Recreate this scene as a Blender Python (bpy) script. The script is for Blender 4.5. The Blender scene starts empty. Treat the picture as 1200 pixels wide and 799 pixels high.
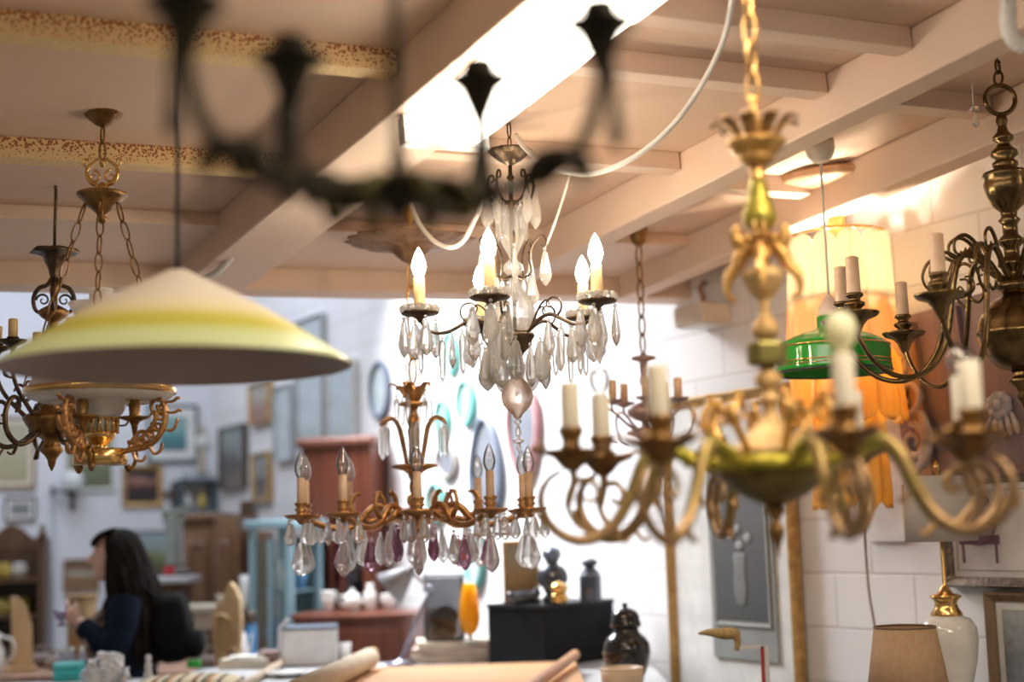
import bpy, math, random
from mathutils import Vector, Matrix, Euler
random.seed(7)
SC = bpy.context.scene
COL = SC.collection
PI = math.pi

# ---------------------------------------------------------------- camera
FPX = 1667.0
PITCH, ROLL = math.radians(7.5), 0.03
CF = Vector((0, math.cos(PITCH), math.sin(PITCH)))
_u0 = Vector((0, -math.sin(PITCH), math.cos(PITCH)))
_r0 = Vector((1, 0, 0))
CR = _r0*math.cos(ROLL) - _u0*math.sin(ROLL)
CU = _u0*math.cos(ROLL) + _r0*math.sin(ROLL)
EYE = Vector((0, 0, 1.6))

def ray(px, py): return CF + CR*((px-600)/FPX) - CU*((py-399.5)/FPX)
def P(px, py, d): return EYE + ray(px, py)*d

def project(v):
    q = v - EYE; d = q.dot(CF)
    return 600 + FPX*q.dot(CR)/d, 399.5 - FPX*q.dot(CU)/d, d

cam = bpy.data.cameras.new('camera')
cam.lens = 36.0*FPX/1200; cam.sensor_width = 36.0
cam.clip_start = 0.05; cam.clip_end = 100
cam.dof.use_dof = True; cam.dof.focus_distance = 3.95
cam.dof.aperture_fstop = 1.25; cam.dof.aperture_blades = 0
co = bpy.data.objects.new('camera', cam); COL.objects.link(co)
m = Matrix((( CR.x, CU.x, -CF.x, EYE.x), (CR.y, CU.y, -CF.y, EYE.y), (CR.z, CU.z, -CF.z, EYE.z), (0,0,0,1)))
co.matrix_world = m
SC.camera = co

class Ax:
    """A plumb axis through a pixel at a depth; turns pixel heights and radii into metres."""
    def __init__(s, px, py, d):
        s.o = P(px, py, d); s.d = d; s.k = d/FPX
        s.z0 = s.o.z
    def z(s, py):                      # height (relative to the anchor) at which the axis crosses image row py
        a, c = s.o.x-EYE.x, s.o.y-EYE.y
        t = (399.5-py)/FPX
        # (a*U.x + c*U.y + h*U.z) = t*(a*F.x + c*F.y + h*F.z)
        h = (t*(a*CF.x+c*CF.y) - (a*CU.x+c*CU.y)) / (CU.z - t*CF.z)
        return EYE.z + h - s.z0
    def pr(s, prof): return [(r*s.k, s.z(y)) for r, y in prof]

# ---------------------------------------------------------------- materials
MATS = {}
def _nodes(name):
    m = bpy.data.materials.new(name); m.use_nodes = True
    nt = m.node_tree
    b = nt.nodes['Principled BSDF']
    return m, nt, b

def noise_fac(nt, scale, detail=4, lo=.35, hi=.65, coord='Object'):
    tc = nt.nodes.new('ShaderNodeTexCoord')
    n = nt.nodes.new('ShaderNodeTexNoise'); n.inputs['Scale'].default_value = scale; n.inputs['Detail'].default_value = detail
    nt.links.new(tc.outputs[coord], n.inputs['Vector'])
    mr = nt.nodes.new('ShaderNodeMapRange'); mr.inputs[1].default_value = lo; mr.inputs[2].default_value = hi
    nt.links.new(n.outputs['Fac'], mr.inputs[0])
    return mr.outputs[0], n, tc

def mat(name, col, rough=.5, metal=0., col2=None, scale=8, bump=0., bscale=None, spec=None, trans=0., ior=1.45, emit=None, estr=0., coat=0., lo=.35, hi=.65, sss=0.):
    if name in MATS: return MATS[name]
    m, nt, b = _nodes(name)
    b.inputs['Base Color'].default_value = (*col, 1)
    b.inputs['Roughness'].default_value = rough
    b.inputs['Metallic'].default_value = metal
    b.inputs['IOR'].default_value = ior
    b.inputs['Transmission Weight'].default_value = trans
    b.inputs['Coat Weight'].default_value = coat
    if spec is not None: b.inputs['Specular IOR Level'].default_value = spec
    if sss: b.inputs['Subsurface Weight'].default_value = sss; b.inputs['Subsurface Radius'].default_value = (.02,.01,.006)
    if col2 is None and not trans: col2 = tuple(c*.82 for c in col)
    if col2 is not None:
        f, n, tc = noise_fac(nt, scale, lo=lo, hi=hi)
        mx = nt.nodes.new('ShaderNodeMix'); mx.data_type = 'RGBA'
        mx.inputs[6].default_value = (*col, 1); mx.inputs[7].default_value = (*col2, 1)
        nt.links.new(f, mx.inputs[0]); nt.links.new(mx.outputs[2], b.inputs['Base Color'])
    if bump:
        f2, n2, tc2 = noise_fac(nt, bscale or scale*4, 5)
        bp = nt.nodes.new('ShaderNodeBump'); bp.inputs['Strength'].default_value = bump; bp.inputs['Distance'].default_value = .01
        nt.links.new(f2, bp.inputs['Height']); nt.links.new(bp.outputs[0], b.inputs['Normal'])
    if emit:
        b.inputs['Emission Color'].default_value = (*emit, 1); b.inputs['Emission Strength'].default_value = estr
    MATS[name] = m
    return m

def wood(name, c1, c2, scale=3, rough=.45, axis=2, coat=.1):
    m, nt, b = _nodes(name)
    tc = nt.nodes.new('ShaderNodeTexCoord')
    mp = nt.nodes.new('ShaderNodeMapping')
    s = [scale*6]*3; s[axis] = scale*.6
    mp.inputs['Scale'].default_value = s
    nt.links.new(tc.outputs['Object'], mp.inputs['Vector'])
    n = nt.nodes.new('ShaderNodeTexNoise'); n.inputs['Scale'].default_value = 1.5; n.inputs['Detail'].default_value = 6; n.inputs['Distortion'].default_value = .6
    nt.links.new(mp.outputs[0], n.inputs['Vector'])
    r = nt.nodes.new('ShaderNodeValToRGB')
    r.color_ramp.elements[0].position = .32; r.color_ramp.elements[0].color = (*c2, 1)
    r.color_ramp.elements[1].position = .68; r.color_ramp.elements[1].color = (*c1, 1)
    nt.links.new(n.outputs['Fac'], r.inputs[0]); nt.links.new(r.outputs[0], b.inputs['Base Color'])
    b.inputs['Roughness'].default_value = rough; b.inputs['Coat Weight'].default_value = coat
    MATS[name] = m
    return m

def glass(name, col=(1,1,1), rough=0., ior=1.5):
    m, nt, b = _nodes(name)
    b.inputs['Base Color'].default_value = (*col, 1); b.inputs['Roughness'].default_value = rough
    b.inputs['Transmission Weight'].default_value = 1; b.inputs['IOR'].default_value = ior
    MATS[name] = m
    return m

def thin_glass(name, col=(1,1,1), fac=.12, rough=.02):
    """A thin pane or bulb: mostly see-through with a clear reflection."""
    m, nt, b = _nodes(name)
    nt.nodes.remove(b)
    out = nt.nodes['Material Output']
    t = nt.nodes.new('ShaderNodeBsdfTransparent'); t.inputs[0].default_value = (*col, 1)
    g = nt.nodes.new('ShaderNodeBsdfGlossy'); g.inputs['Roughness'].default_value = rough
    fr = nt.nodes.new('ShaderNodeFresnel'); fr.inputs[0].default_value = 1.45
    ad = nt.nodes.new('ShaderNodeMath'); ad.operation = 'ADD'; ad.inputs[1].default_value = fac; ad.use_clamp = True
    mx = nt.nodes.new('ShaderNodeMixShader')
    nt.links.new(fr.outputs[0], ad.inputs[0]); nt.links.new(ad.outputs[0], mx.inputs[0])
    nt.links.new(t.outputs[0], mx.inputs[1]); nt.links.new(g.outputs[0], mx.inputs[2])
    nt.links.new(mx.outputs[0], out.inputs[0])
    MATS[name] = m
    return m

def translucent(name, col, col2=None, scale=6, rough=.35, tfac=.5, estr=0):
    """Opal or coloured glass / cloth that lets light through diffusely."""
    m, nt, b = _nodes(name)
    out = nt.nodes['Material Output']
    b.inputs['Base Color'].default_value = (*col, 1); b.inputs['Roughness'].default_value = rough
    tl = nt.nodes.new('ShaderNodeBsdfTranslucent'); tl.inputs[0].default_value = (*col, 1)
    if col2:
        f, n, tc = noise_fac(nt, scale)
        mx = nt.nodes.new('ShaderNodeMix'); mx.data_type = 'RGBA'
        mx.inputs[6].default_value = (*col, 1); mx.inputs[7].default_value = (*col2, 1)
        nt.links.new(f, mx.inputs[0]); nt.links.new(mx.outputs[2], b.inputs['Base Color']); nt.links.new(mx.outputs[2], tl.inputs[0])
    ms = nt.nodes.new('ShaderNodeMixShader'); ms.inputs[0].default_value = tfac
    nt.links.new(b.outputs[0], ms.inputs[1]); nt.links.new(tl.outputs[0], ms.inputs[2]); nt.links.new(ms.outputs[0], out.inputs[0])
    MATS[name] = m
    return m

def emitter(name, col, strength):
    m, nt, b = _nodes(name)
    b.inputs['Base Color'].default_value = (*col, 1)
    b.inputs['Emission Color'].default_value = (*col, 1); b.inputs['Emission Strength'].default_value = strength
    MATS[name] = m
    return m

# ---------------------------------------------------------------- mesh builder
def catmull(pts, n=6, closed=False):
    pts = [Vector(p) for p in pts]
    out = []
    N = len(pts)
    rng = range(N if closed else N-1)
    for i in rng:
        if closed: p0, p1, p2, p3 = pts[i-1], pts[i], pts[(i+1) % N], pts[(i+2) % N]
        else: p0, p1, p2, p3 = pts[max(i-1,0)], pts[i], pts[i+1], pts[min(i+2,N-1)]
        for k in range(n):
            t = k/n
            out.append(.5*((2*p1) + (p2-p0)*t + (2*p0-5*p1+4*p2-p3)*t*t + (3*p1-p0-3*p2+p3)*t**3))
    if not closed: out.append(pts[-1])
    return out

def lerp_list(vals, n):
    if not isinstance(vals, (list, tuple)): return [vals]*n
    if len(vals) == n: return list(vals)
    out = []
    for i in range(n):
        x = i/(n-1)*(len(vals)-1); a = min(int(x), len(vals)-2); f = x-a
        out.append(vals[a]*(1-f)+vals[a+1]*f)
    return out

class MB:
    def __init__(s): s.v = []; s.f = []; s.sm = []
    def add(s, vs, fs, smooth=True, M=None):
        b = len(s.v)
        s.v += [tuple(M @ Vector(v)) if M else tuple(v) for v in vs]
        s.f += [tuple(i+b for i in f) for f in fs]
        s.sm += [smooth]*len(fs)
        return s
    def lathe(s, prof, seg=24, M=None, smooth=True, cap=True, sx=1., sy=1., wob=0, wn=0, arc=None):
        vs, fs = [], []
        n = seg
        for (r, z) in prof:
            r = max(r, 1e-5)
            for k in range(n):
                a = 2*PI*k/n
                rr = r*(1+wob*math.cos(wn*a)) if wn else r
                vs.append((rr*math.cos(a)*sx, rr*math.sin(a)*sy, z))
        for i in range(len(prof)-1):
            for k in range(n):
                a, b = i*n+k, i*n+(k+1) % n
                fs.append((a, b, b+n, a+n))
        if cap:
            if prof[0][0] > 2e-5: fs.append(tuple(range(n-1, -1, -1)))
            if prof[-1][0] > 2e-5: fs.append(tuple((len(prof)-1)*n+k for k in range(n)))
        # keep normals outward when the profile runs downwards
        if prof[-1][1] < prof[0][1]: fs = [tuple(reversed(f)) for f in fs]
        return s.add(vs, fs, smooth, M)
    def sweep(s, pts, rw, rt=None, side=None, seg=8, closed=False, smooth=True, M=None, cap=True):
        """A tube along pts; rw/rt half-width along side vector and half-thickness; round when rt is None."""
        pts = [Vector(p) for p in pts]
        n = len(pts); rw = lerp_list(rw, n); rt = rw if rt is None else lerp_list(rt, n)
        vs, fs = [], []
        prev = None
        for i, p in enumerate(pts):
            if closed: t = pts[(i+1) % n]-pts[i-1]
            else: t = pts[min(i+1,n-1)]-pts[max(i-1,0)]
            if t.length < 1e-9: t = Vector((0,0,1))
            t.normalize()
            if side is not None: S = Vector(side) - t*Vector(side).dot(t)
            elif prev is None:
                S = Vector((0,0,1)).cross(t)
                if S.length < .1: S = Vector((1,0,0)) - t*t.x
            else: S = prev - t*prev.dot(t)
            if S.length < 1e-6: S = prev or t.orthogonal()
            S.normalize(); prev = S
            N = t.cross(S)
            for k in range(seg):
                a = 2*PI*k/seg
                vs.append(p + S*(rw[i]*math.cos(a)) + N*(rt[i]*math.sin(a)))
        for i in range(n if closed else n-1):
            j = (i+1) % n
            for k in range(seg):
                k2 = (k+1) % seg
                fs.append((i*seg+k, i*seg+k2, j*seg+k2, j*seg+k))
        if cap and not closed:
            fs.append(tuple(range(seg-1, -1, -1))); fs.append(tuple((n-1)*seg+k for k in range(seg)))
        return s.add(vs, fs, smooth, M)
    def tube(s, pts, r, seg=8, n=0, **k):
        if n: pts = catmull(pts, n, k.get('closed', False))
        return s.sweep(pts, r, seg=seg, **k)
    def box(s, c, size, M=None):
        x, y, z = c; a, b, d = size[0]/2, size[1]/2, size[2]/2
        vs = [(x+i*a, y+j*b, z+k*d) for k in (-1,1) for j in (-1,1) for i in (-1,1)]
        fs = [(0,2,3,1),(4,5,7,6),(0,1,5,4),(2,6,7,3),(0,4,6,2),(1,3,7,5)]
        return s.add(vs, fs, False, M)
    def prism(s, poly, h0, h1, M=None, smooth=False):
        n = len(poly)
        area = sum(poly[i][0]*poly[(i+1) % n][1]-poly[(i+1) % n][0]*poly[i][1] for i in range(n))
        if area < 0: poly = poly[::-1]
        vs = [(x, y, h0) for x, y in poly]+[(x, y, h1) for x, y in poly]
        fs = [tuple(range(n-1, -1, -1)), tuple(range(n, 2*n))]+[(i, (i+1) % n, n+(i+1) % n, n+i) for i in range(n)]
        return s.add(vs, fs, smooth, M)
    def ell(s, c, r, seg=14, rings=9, M=None, smooth=True):
        if not isinstance(r, (tuple, list)): r = (r, r, r)
        prof = [(math.sin(PI*i/rings), -math.cos(PI*i/rings)) for i in range(rings+1)]
        T = Matrix.Translation(Vector(c)) @ Matrix.Diagonal((r[0], r[1], r[2], 1))
        return s.lathe(prof, seg, (M @ T) if M else T, smooth)
    def torus(s, c, R, r, M=None, axis='z', seg=20, rseg=8, sy=1.):
        pts = []
        for k in range(seg):
            a = 2*PI*k/seg; x, y = R*math.cos(a), R*sy*math.sin(a)
            q = {'z': (x, y, 0), 'y': (x, 0, y), 'x': (0, x, y)}[axis]
            pts.append(Vector(q)+Vector(c))
        return s.sweep(pts, r, seg=rseg, closed=True, M=M)
    def scroll(s, c, R, turns, r0, r1, plane=((1,0,0),(0,0,1)), start=0., ccw=1, n=22, seg=6, shrink=.2, M=None):
        """A volute: starts on radius R at angle start and winds inwards."""
        a, b = Vector(plane[0]), Vector(plane[1]); c = Vector(c)
        pts = []
        for i in range(n+1):
            t = i/n; ang = start+ccw*2*PI*turns*t; rr = R*(1-(1-shrink)*t)
            pts.append(c+a*(rr*math.cos(ang))+b*(rr*math.sin(ang)))
        return s.sweep(pts, [r0, r1], seg=seg, M=M)
    def leaf(s, pts, w, t=.002, side=(0,1,0), n=4, M=None, seg=6):
        p = catmull(pts, n)
        return s.sweep(p, lerp_list(w, len(p)), lerp_list(t, len(p)), side=side, seg=seg, M=M)
    def chain(s, a, b, link=.04, w=.012, r=.002, M=None, seg=10, rseg=5):
        """Interlocking oval links from a to b."""
        a, b = Vector(a), Vector(b); L = (b-a).length; d = (b-a)/L
        n = max(2, round(L/(link*.86)))
        S = d.orthogonal().normalized(); T = d.cross(S)
        for i in range(n):
            c = a+d*L*(i+.5)/n; hl = L/n*.5+r*2; X = S if i % 2 else T
            pts = [c+d*(math.cos(2*PI*k/seg)*(hl-r))+X*(math.sin(2*PI*k/seg)*(w/2)) for k in range(seg)]
            s.sweep(pts, r, seg=rseg, closed=True, M=M)
        return s
    def build(s, name, material, parent=None, loc=(0,0,0), rot=(0,0,0), bevel=0., sub=0, auto=True):
        me = bpy.data.meshes.new(name)
        me.from_pydata(s.v, [], s.f)
        me.polygons.foreach_set('use_smooth', s.sm)
        me.update()
        me.materials.append(material)
        o = bpy.data.objects.new(name, me); COL.objects.link(o)
        o.location = loc; o.rotation_euler = rot
        if parent: o.parent = parent
        if bevel:
            b = o.modifiers.new('bevel', 'BEVEL'); b.width = bevel; b.segments = 2; b.limit_method = 'ANGLE'
        if sub:
            q = o.modifiers.new('sub', 'SUBSURF'); q.levels = q.render_levels = sub
        return o

def tag(o, label=None, cat=None, group=None, kind=None):
    if label: o['label'] = label
    if cat: o['category'] = cat
    if group: o['group'] = group
    if kind: o['kind'] = kind
    return o

def thing(name, label, cat, loc=(0,0,0), rz=0., group=None):
    o = bpy.data.objects.new(name, None); COL.objects.link(o)
    o.empty_display_size = .05
    o.location = loc; o.rotation_euler = (0, 0, rz) if not isinstance(rz, (tuple, list)) else rz
    return tag(o, label, cat, group)

def kids(o): return [c for c in bpy.data.objects if c.parent == o]
def copy_tree(o, parent=None):
    c = o.copy(); COL.objects.link(c)
    if parent is not None: c.parent = parent
    for ch in kids(o): copy_tree(ch, c)
    return c

def struct(mb, name, material, **k):
    return tag(mb.build(name, material, **k), kind='structure')

def rotz(a): return Matrix.Rotation(a, 4, 'Z')
def rotx(a): return Matrix.Rotation(a, 4, 'X')
def roty(a): return Matrix.Rotation(a, 4, 'Y')
def tr(x, y, z): return Matrix.Translation((x, y, z))
R = math.radians
R_ = math.radians
# ================================================================ the setting
# ceiling frame: the mezzanine deck slopes a little; d1 runs along the joists, d2 along the main beams
D1 = ray(3900, 415).normalized(); D2 = ray(-350, 800).normalized()
NN = D1.cross(D2).normalized()
if NN.z < 0: NN = -NN
O0 = P(400, 345, 5.4)
def CE(u, v, h): return O0 + D1*u + D2*v + NN*h
HC = .14                                    # underside of the deck above the bottoms of the beams
def ceil_d(px, py, h=HC):                   # depth at which a pixel ray meets the deck
    r = ray(px, py); return ((O0+NN*h-EYE).dot(NN))/r.dot(NN)

def slab(mb, u0, u1, v0, v1, h0, h1):
    vs = [CE(u, v, h) for h in (h0, h1) for v in (v0, v1) for u in (u0, u1)]
    mb.add(vs, [(0,2,3,1),(4,5,7,6),(0,1,5,4),(2,6,7,3),(0,4,6,2),(1,3,7,5)], False)
    return mb

m_ceil = mat('ceiling_paint', (.74,.54,.42), .75, col2=(.66,.48,.37), scale=1.2, bump=.05, bscale=30)
m_beam = mat('beam_paint', (.80,.62,.50), .6, col2=(.74,.56,.45), scale=2, bump=.04, bscale=20)
def make_speckle():
    m, nt, b = _nodes('speckled_joist_paint')
    tc = nt.nodes.new('ShaderNodeTexCoord')
    vo = nt.nodes.new('ShaderNodeTexVoronoi'); vo.inputs['Scale'].default_value = 125
    nt.links.new(tc.outputs['Object'], vo.inputs['Vector'])
    dt = nt.nodes.new('ShaderNodeVectorMath'); dt.operation = 'DOT_PRODUCT'; dt.inputs[1].default_value = NN
    nt.links.new(tc.outputs['Object'], dt.inputs[0])
    h0 = nt.nodes.new('ShaderNodeMapRange'); b0 = O0.dot(NN)       # flaked spots lie thicker towards the top edge
    h0.inputs[1].default_value = b0+HC-.06; h0.inputs[2].default_value = b0+HC-.012; h0.inputs[3].default_value = .20; h0.inputs[4].default_value = .52
    nt.links.new(dt.outputs['Value'], h0.inputs[0])
    lt = nt.nodes.new('ShaderNodeMath'); lt.operation = 'LESS_THAN'
    nt.links.new(vo.outputs['Distance'], lt.inputs[0]); nt.links.new(h0.outputs[0], lt.inputs[1])
    mr = lt
    mx = nt.nodes.new('ShaderNodeMix'); mx.data_type = 'RGBA'
    mx.inputs[6].default_value = (.80,.58,.30,1); mx.inputs[7].default_value = (.36,.12,.045,1)
    nt.links.new(mr.outputs[0], mx.inputs[0]); nt.links.new(mx.outputs[2], b.inputs['Base Color'])
    b.inputs['Roughness'].default_value = .6
    return m
m_spec = make_speckle()

struct(slab(MB(), -4.2, 3.4, -5.4, .25, HC, HC+.12), 'ceiling', m_ceil)
bw = .24
struct(slab(MB(), -.63, -.63+bw, -5.4, -.02, 0, HC), 'trim_1', m_beam, bevel=.006)       # main beam with the light fitting
struct(slab(MB(), .575, .575+.10, -5.4, -.02, 0, HC), 'trim_2', m_beam, bevel=.006)
struct(slab(MB(), 1.22, 1.22+.10, -5.4, -.02, 0, HC), 'trim_3', m_beam, bevel=.006)
struct(slab(MB(), -1.95, -1.95+.2, -5.4, -.02, 0, HC), 'trim_4', m_beam, bevel=.006)
struct(slab(MB(), -4.2, 3.4, .0, .12, .012, HC), 'trim_5', m_beam, bevel=.008)           # edge beam of the deck
struct(slab(MB(), -4.2, 3.4, -.52, -.0, .095, HC), 'trim_6', m_beam, bevel=.004)
i = 7
for v, a, b_, mt in ((-1.95,-1.74,-.635,m_spec),(-1.14,-1.74,-.635,m_spec),(-2.9,-1.74,-.635,m_spec),
                     (-2.41,-.385,.57,m_beam),(-2.09,-.385,.57,m_beam),(-1.4,-.385,.57,m_beam),
                     (-2.06,.68,1.21,m_beam),(-1.25,.68,1.21,m_beam)):
    struct(slab(MB(), a, b_, v, v+.06, HC-.06, HC), 'trim_%d' % i, mt, bevel=.003); i += 1

# floor
m_floor = mat('concrete_floor', (.30,.28,.26), .6, col2=(.22,.21,.20), scale=2, bump=.05)
struct(MB().box((0, 5, -.05), (16, 22, .1)), 'floor', m_floor)

# walls of the tall hall beyond the deck: a painted block wall on the right, a plain one at the back
W2 = Vector((D2.x, D2.y, 0)).normalized(); W1 = Vector((W2.y, -W2.x, 0))        # along / into the room side
_q = P(975, 610, 5.3); WR0 = Vector((_q.x, _q.y, 0))
def make_block():
    m, nt, b = _nodes('white_painted_block')
    tc = nt.nodes.new('ShaderNodeTexCoord')
    mp = nt.nodes.new('ShaderNodeMapping'); mp.inputs['Rotation'].default_value = (PI/2, 0, 0)
    nt.links.new(tc.outputs['Object'], mp.inputs['Vector'])
    br = nt.nodes.new('ShaderNodeTexBrick')
    br.inputs['Color1'].default_value = (.84,.83,.84,1); br.inputs['Color2'].default_value = (.80,.79,.81,1); br.inputs['Mortar'].default_value = (.66,.64,.64,1)
    br.inputs['Scale'].default_value = 1; br.inputs['Mortar Size'].default_value = .006; br.inputs['Brick Width'].default_value = .4; br.inputs['Row Height'].default_value = .2
    br.inputs['Mortar Smooth'].default_value = .4
    nt.links.new(mp.outputs[0], br.inputs['Vector'])
    nt.links.new(br.outputs['Color'], b.inputs['Base Color'])
    bp = nt.nodes.new('ShaderNodeBump'); bp.inputs['Strength'].default_value = .5; bp.inputs['Distance'].default_value = .004; bp.invert = True
    nt.links.new(br.outputs['Fac'], bp.inputs['Height']); nt.links.new(bp.outputs[0], b.inputs['Normal'])
    b.inputs['Roughness'].default_value = .6
    return m
m_block = make_block()
m_wallp = mat('white_wall_paint', (.72,.73,.78), .7, col2=(.68,.69,.74), scale=1, bump=.03, bscale=25)
ANG_R = math.atan2(W2.y, W2.x)              # right wall runs along W2
# local frame of a wall: x along, y out of the room, z up
class Wall:
    def __init__(s, o, ang, flip=1):
        s.o = Vector((o.x, o.y, 0)); s.a = ang
        s.x = Vector((math.cos(ang), math.sin(ang), 0)); s.n = Vector((-s.x.y, s.x.x, 0))*flip   # n: into the room
    def hit(s, px, py, off=0.):
        r = ray(px, py); t = ((s.o+s.n*off)-EYE).dot(s.n)/r.dot(s.n); q = EYE+r*t
        return (q-s.o).dot(s.x), q.z, t
    def at(s, a, z, off=0.): v = s.o+s.x*a+s.n*off; return Vector((v.x, v.y, z))
WR = Wall(WR0, ANG_R, 1)
corner_x = WR.hit(250, 560)[0]
WC = WR.at(corner_x, 0)
ANG_B = math.atan2(D1.y, D1.x)
WB = Wall(WC, ANG_B, -1)
o = struct(MB().box((corner_x/2-2.6, -.1, 2.7), (corner_x+5.2, .2, 5.4)), 'wall_right', m_block, loc=(WR.o.x, WR.o.y, 0), rot=(0,0,ANG_R))
o = struct(MB().box((-3.4, .1, 2.7), (7.2, .2, 5.4)), 'wall_back', m_wallp, loc=(WB.o.x, WB.o.y, 0), rot=(0,0,ANG_B))

# ---------------------------------------------------------------- light
w = bpy.data.worlds.new('World'); SC.world = w; w.use_nodes = True
bg = w.node_tree.nodes['Background']; bg.inputs[0].default_value = (1.0,.87,.74,1); bg.inputs[1].default_value = .28
SC.view_settings.view_transform = 'Standard'; SC.view_settings.look = 'None'
SC.view_settings.exposure = 0.; SC.view_settings.gamma = 1.; SC.view_settings.use_curve_mapping = False
SC.cycles.use_denoising = True
SC.cycles.sample_clamp_indirect = 6.0
SC.cycles.max_bounces = 10; SC.cycles.transmission_bounces = 8; SC.cycles.transparent_max_bounces = 24
SC.cycles.caustics_reflective = False; SC.cycles.caustics_refractive = False

def area(name, loc, target, sx, sy, power, col):
    l = bpy.data.lights.new(name, 'AREA'); l.shape = 'RECTANGLE'; l.size = sx; l.size_y = sy; l.energy = power; l.color = col
    o = bpy.data.objects.new(name, l); COL.objects.link(o); o.location = loc
    o.rotation_euler = (Vector(target)-Vector(loc)).to_track_quat('-Z', 'Y').to_euler()
    return o
def point(name, loc, power, col, r=.03):
    l = bpy.data.lights.new(name, 'POINT'); l.energy = power; l.color = col; l.shadow_soft_size = r
    o = bpy.data.objects.new(name, l); COL.objects.link(o); o.location = loc
    return o
# unseen daylight lamps of the tall hall, the first an added wall wash
_l = area('unseen_hall_light', (-1.3, 7.6, 3.5), (-.2, 7.5, 2.0), 1.5, 1.1, 105, (.94,.97,1)); _l.data.spread = R_(95)  # added wash tucked behind the deck to brighten the side wall
area('unseen_hall_light', (-1.2, 8.0, 4.9), (-1.2, 8.0, 0), 2.4, 2.0, 26, (.90,.95,1))
area('unseen_hall_light', (-3.2, 8.6, 4.9), (-3.2, 9.0, 0), 2.4, 2.4, 125, (.74,.84,1))
# added fill light for the near chandeliers and the deck
# three bare area lights out of the frame, with no fittings behind them
area('fill_light', CE(-.5, -4.3, -.05), CE(-.5, -4.3, -2), .25, 1.3, 40, (1,.84,.64))
area('fill_light', CE(1.9, -3.6, -.02), CE(1.9, -3.4, -2), .25, 1.3, 48, (1,.84,.64))
area('fill_light', CE(-2.6, -3.2, -.02), CE(-2.6, -3.2, -2), .25, 1.3, 15, (1,.82,.60))

# the fluorescent batten under the main beam
t = thing('ceiling_light', 'blown-out white fluorescent light fitting under the ceiling beam', 'light', CE(-.5, -2.2, -.06))
bt = Matrix.Identity(4)
ux, uy = D1, (D2 - D1*D2.dot(D1)).normalized()
bas = Matrix((( ux.x, uy.x, NN.x, 0), (ux.y, uy.y, NN.y, 0), (ux.z, uy.z, NN.z, 0), (0,0,0,1)))
L0, L1 = -1.1, .33
mb = MB().box((0, (L0+L1)/2, .045), (.12, L1-L0, .03), bas)
mb.build('housing', mat('white_enamel', (.85,.85,.83), .4), t, bevel=.004)
mb = MB()
pr = [(.115*math.cos(a), .05*math.sin(a)) for a in [PI+PI*k/12 for k in range(13)]]
vs = []; fs = []
for yy in (L0+.02, L1-.02):
    vs += [Vector((x, yy, z+.03)) for x, z in pr]
n_ = len(pr)
for k in range(n_-1): fs.append((k, k+1, n_+k+1, n_+k))
fs += [tuple(range(n_)), tuple(range(2*n_-1, n_-1, -1)), (0, n_, 2*n_-1, n_-1)]
mb.add(vs, fs, True, bas)
mb.build('diffuser', emitter('fluorescent_diffuser', (1,.90,.76), 11), t)
for yy in (L0, L1):
    MB().box((0, yy, .02), (.235, .04, .075), bas).build('end_cap', mat('white_enamel', (.85,.85,.83), .4), t, bevel=.004)
# ================================================================ chandeliers and lamps
def ceil_z(x, y, h=HC):
    o = O0+NN*h
    return o.z - ((x-o.x)*NN.x + (y-o.y)*NN.y)/NN.z

m_bronze = mat('dark_bronze', (.16,.11,.07), .38, .9, col2=(.07,.05,.035), scale=25, bump=.15, bscale=60)
m_flem = mat('antique_brown_brass', (.21,.135,.055), .23, .95, col2=(.10,.07,.035), scale=18, bump=.05, bscale=50)
m_gilt = mat('gilt_brass', (.86,.53,.19), .36, .85, col2=(.58,.33,.10), scale=22, bump=.25, bscale=70)
m_giltdull = mat('worn_gilt_metal', (.52,.32,.14), .42, .8, col2=(.30,.17,.07), scale=30, bump=.3, bscale=80)
m_gringreen = mat('green_gold_patina', (.50,.42,.05), .42, .6, col2=(.32,.30,.035), scale=25, bump=.25, bscale=80)
m_oldbrass = mat('old_brass', (.36,.20,.07), .34, .9, col2=(.15,.08,.03), scale=25, bump=.2, bscale=70)
m_polbrass = mat('polished_brass', (.80,.52,.20), .2, .95, col2=(.62,.38,.13), scale=12)
m_iron = mat('blackened_iron', (.022,.017,.013), .6, .3, col2=(.035,.028,.012), scale=20, spec=.25)
m_copper = mat('rust_gold_metal', (.60,.33,.13), .36, .85, col2=(.36,.18,.07), scale=25, bump=.2, bscale=70)
def lightened_crystal(name, col, fac, tcol):  # pale translucent share in the glass stands in for light shining through
    m = glass(name, col, .015, 1.4); nt = m.node_tree
    b = nt.nodes['Principled BSDF']; out = nt.nodes['Material Output']
    tl = nt.nodes.new('ShaderNodeBsdfTranslucent'); tl.inputs[0].default_value = (*tcol, 1)
    df = nt.nodes.new('ShaderNodeBsdfDiffuse'); df.inputs[0].default_value = (*tcol, 1)
    tp = nt.nodes.new('ShaderNodeBsdfTransparent'); tp.inputs[0].default_value = (*col, 1)
    m1 = nt.nodes.new('ShaderNodeMixShader'); m1.inputs[0].default_value = .35
    m0 = nt.nodes.new('ShaderNodeMixShader'); m0.inputs[0].default_value = .5
    m2 = nt.nodes.new('ShaderNodeMixShader'); m2.inputs[0].default_value = fac
    nt.links.new(tl.outputs[0], m0.inputs[1]); nt.links.new(tp.outputs[0], m0.inputs[2])
    nt.links.new(m0.outputs[0], m1.inputs[1]); nt.links.new(df.outputs[0], m1.inputs[2])
    nt.links.new(b.outputs[0], m2.inputs[1]); nt.links.new(m1.outputs[0], m2.inputs[2]); nt.links.new(m2.outputs[0], out.inputs[0])
    return m
m_crystal = lightened_crystal('clear_crystal', (1,.985,.96), .37, (1,.97,.94))
m_ameth = lightened_crystal('amethyst_crystal', (.60,.34,.46), .25, (.50,.25,.36))
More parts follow.
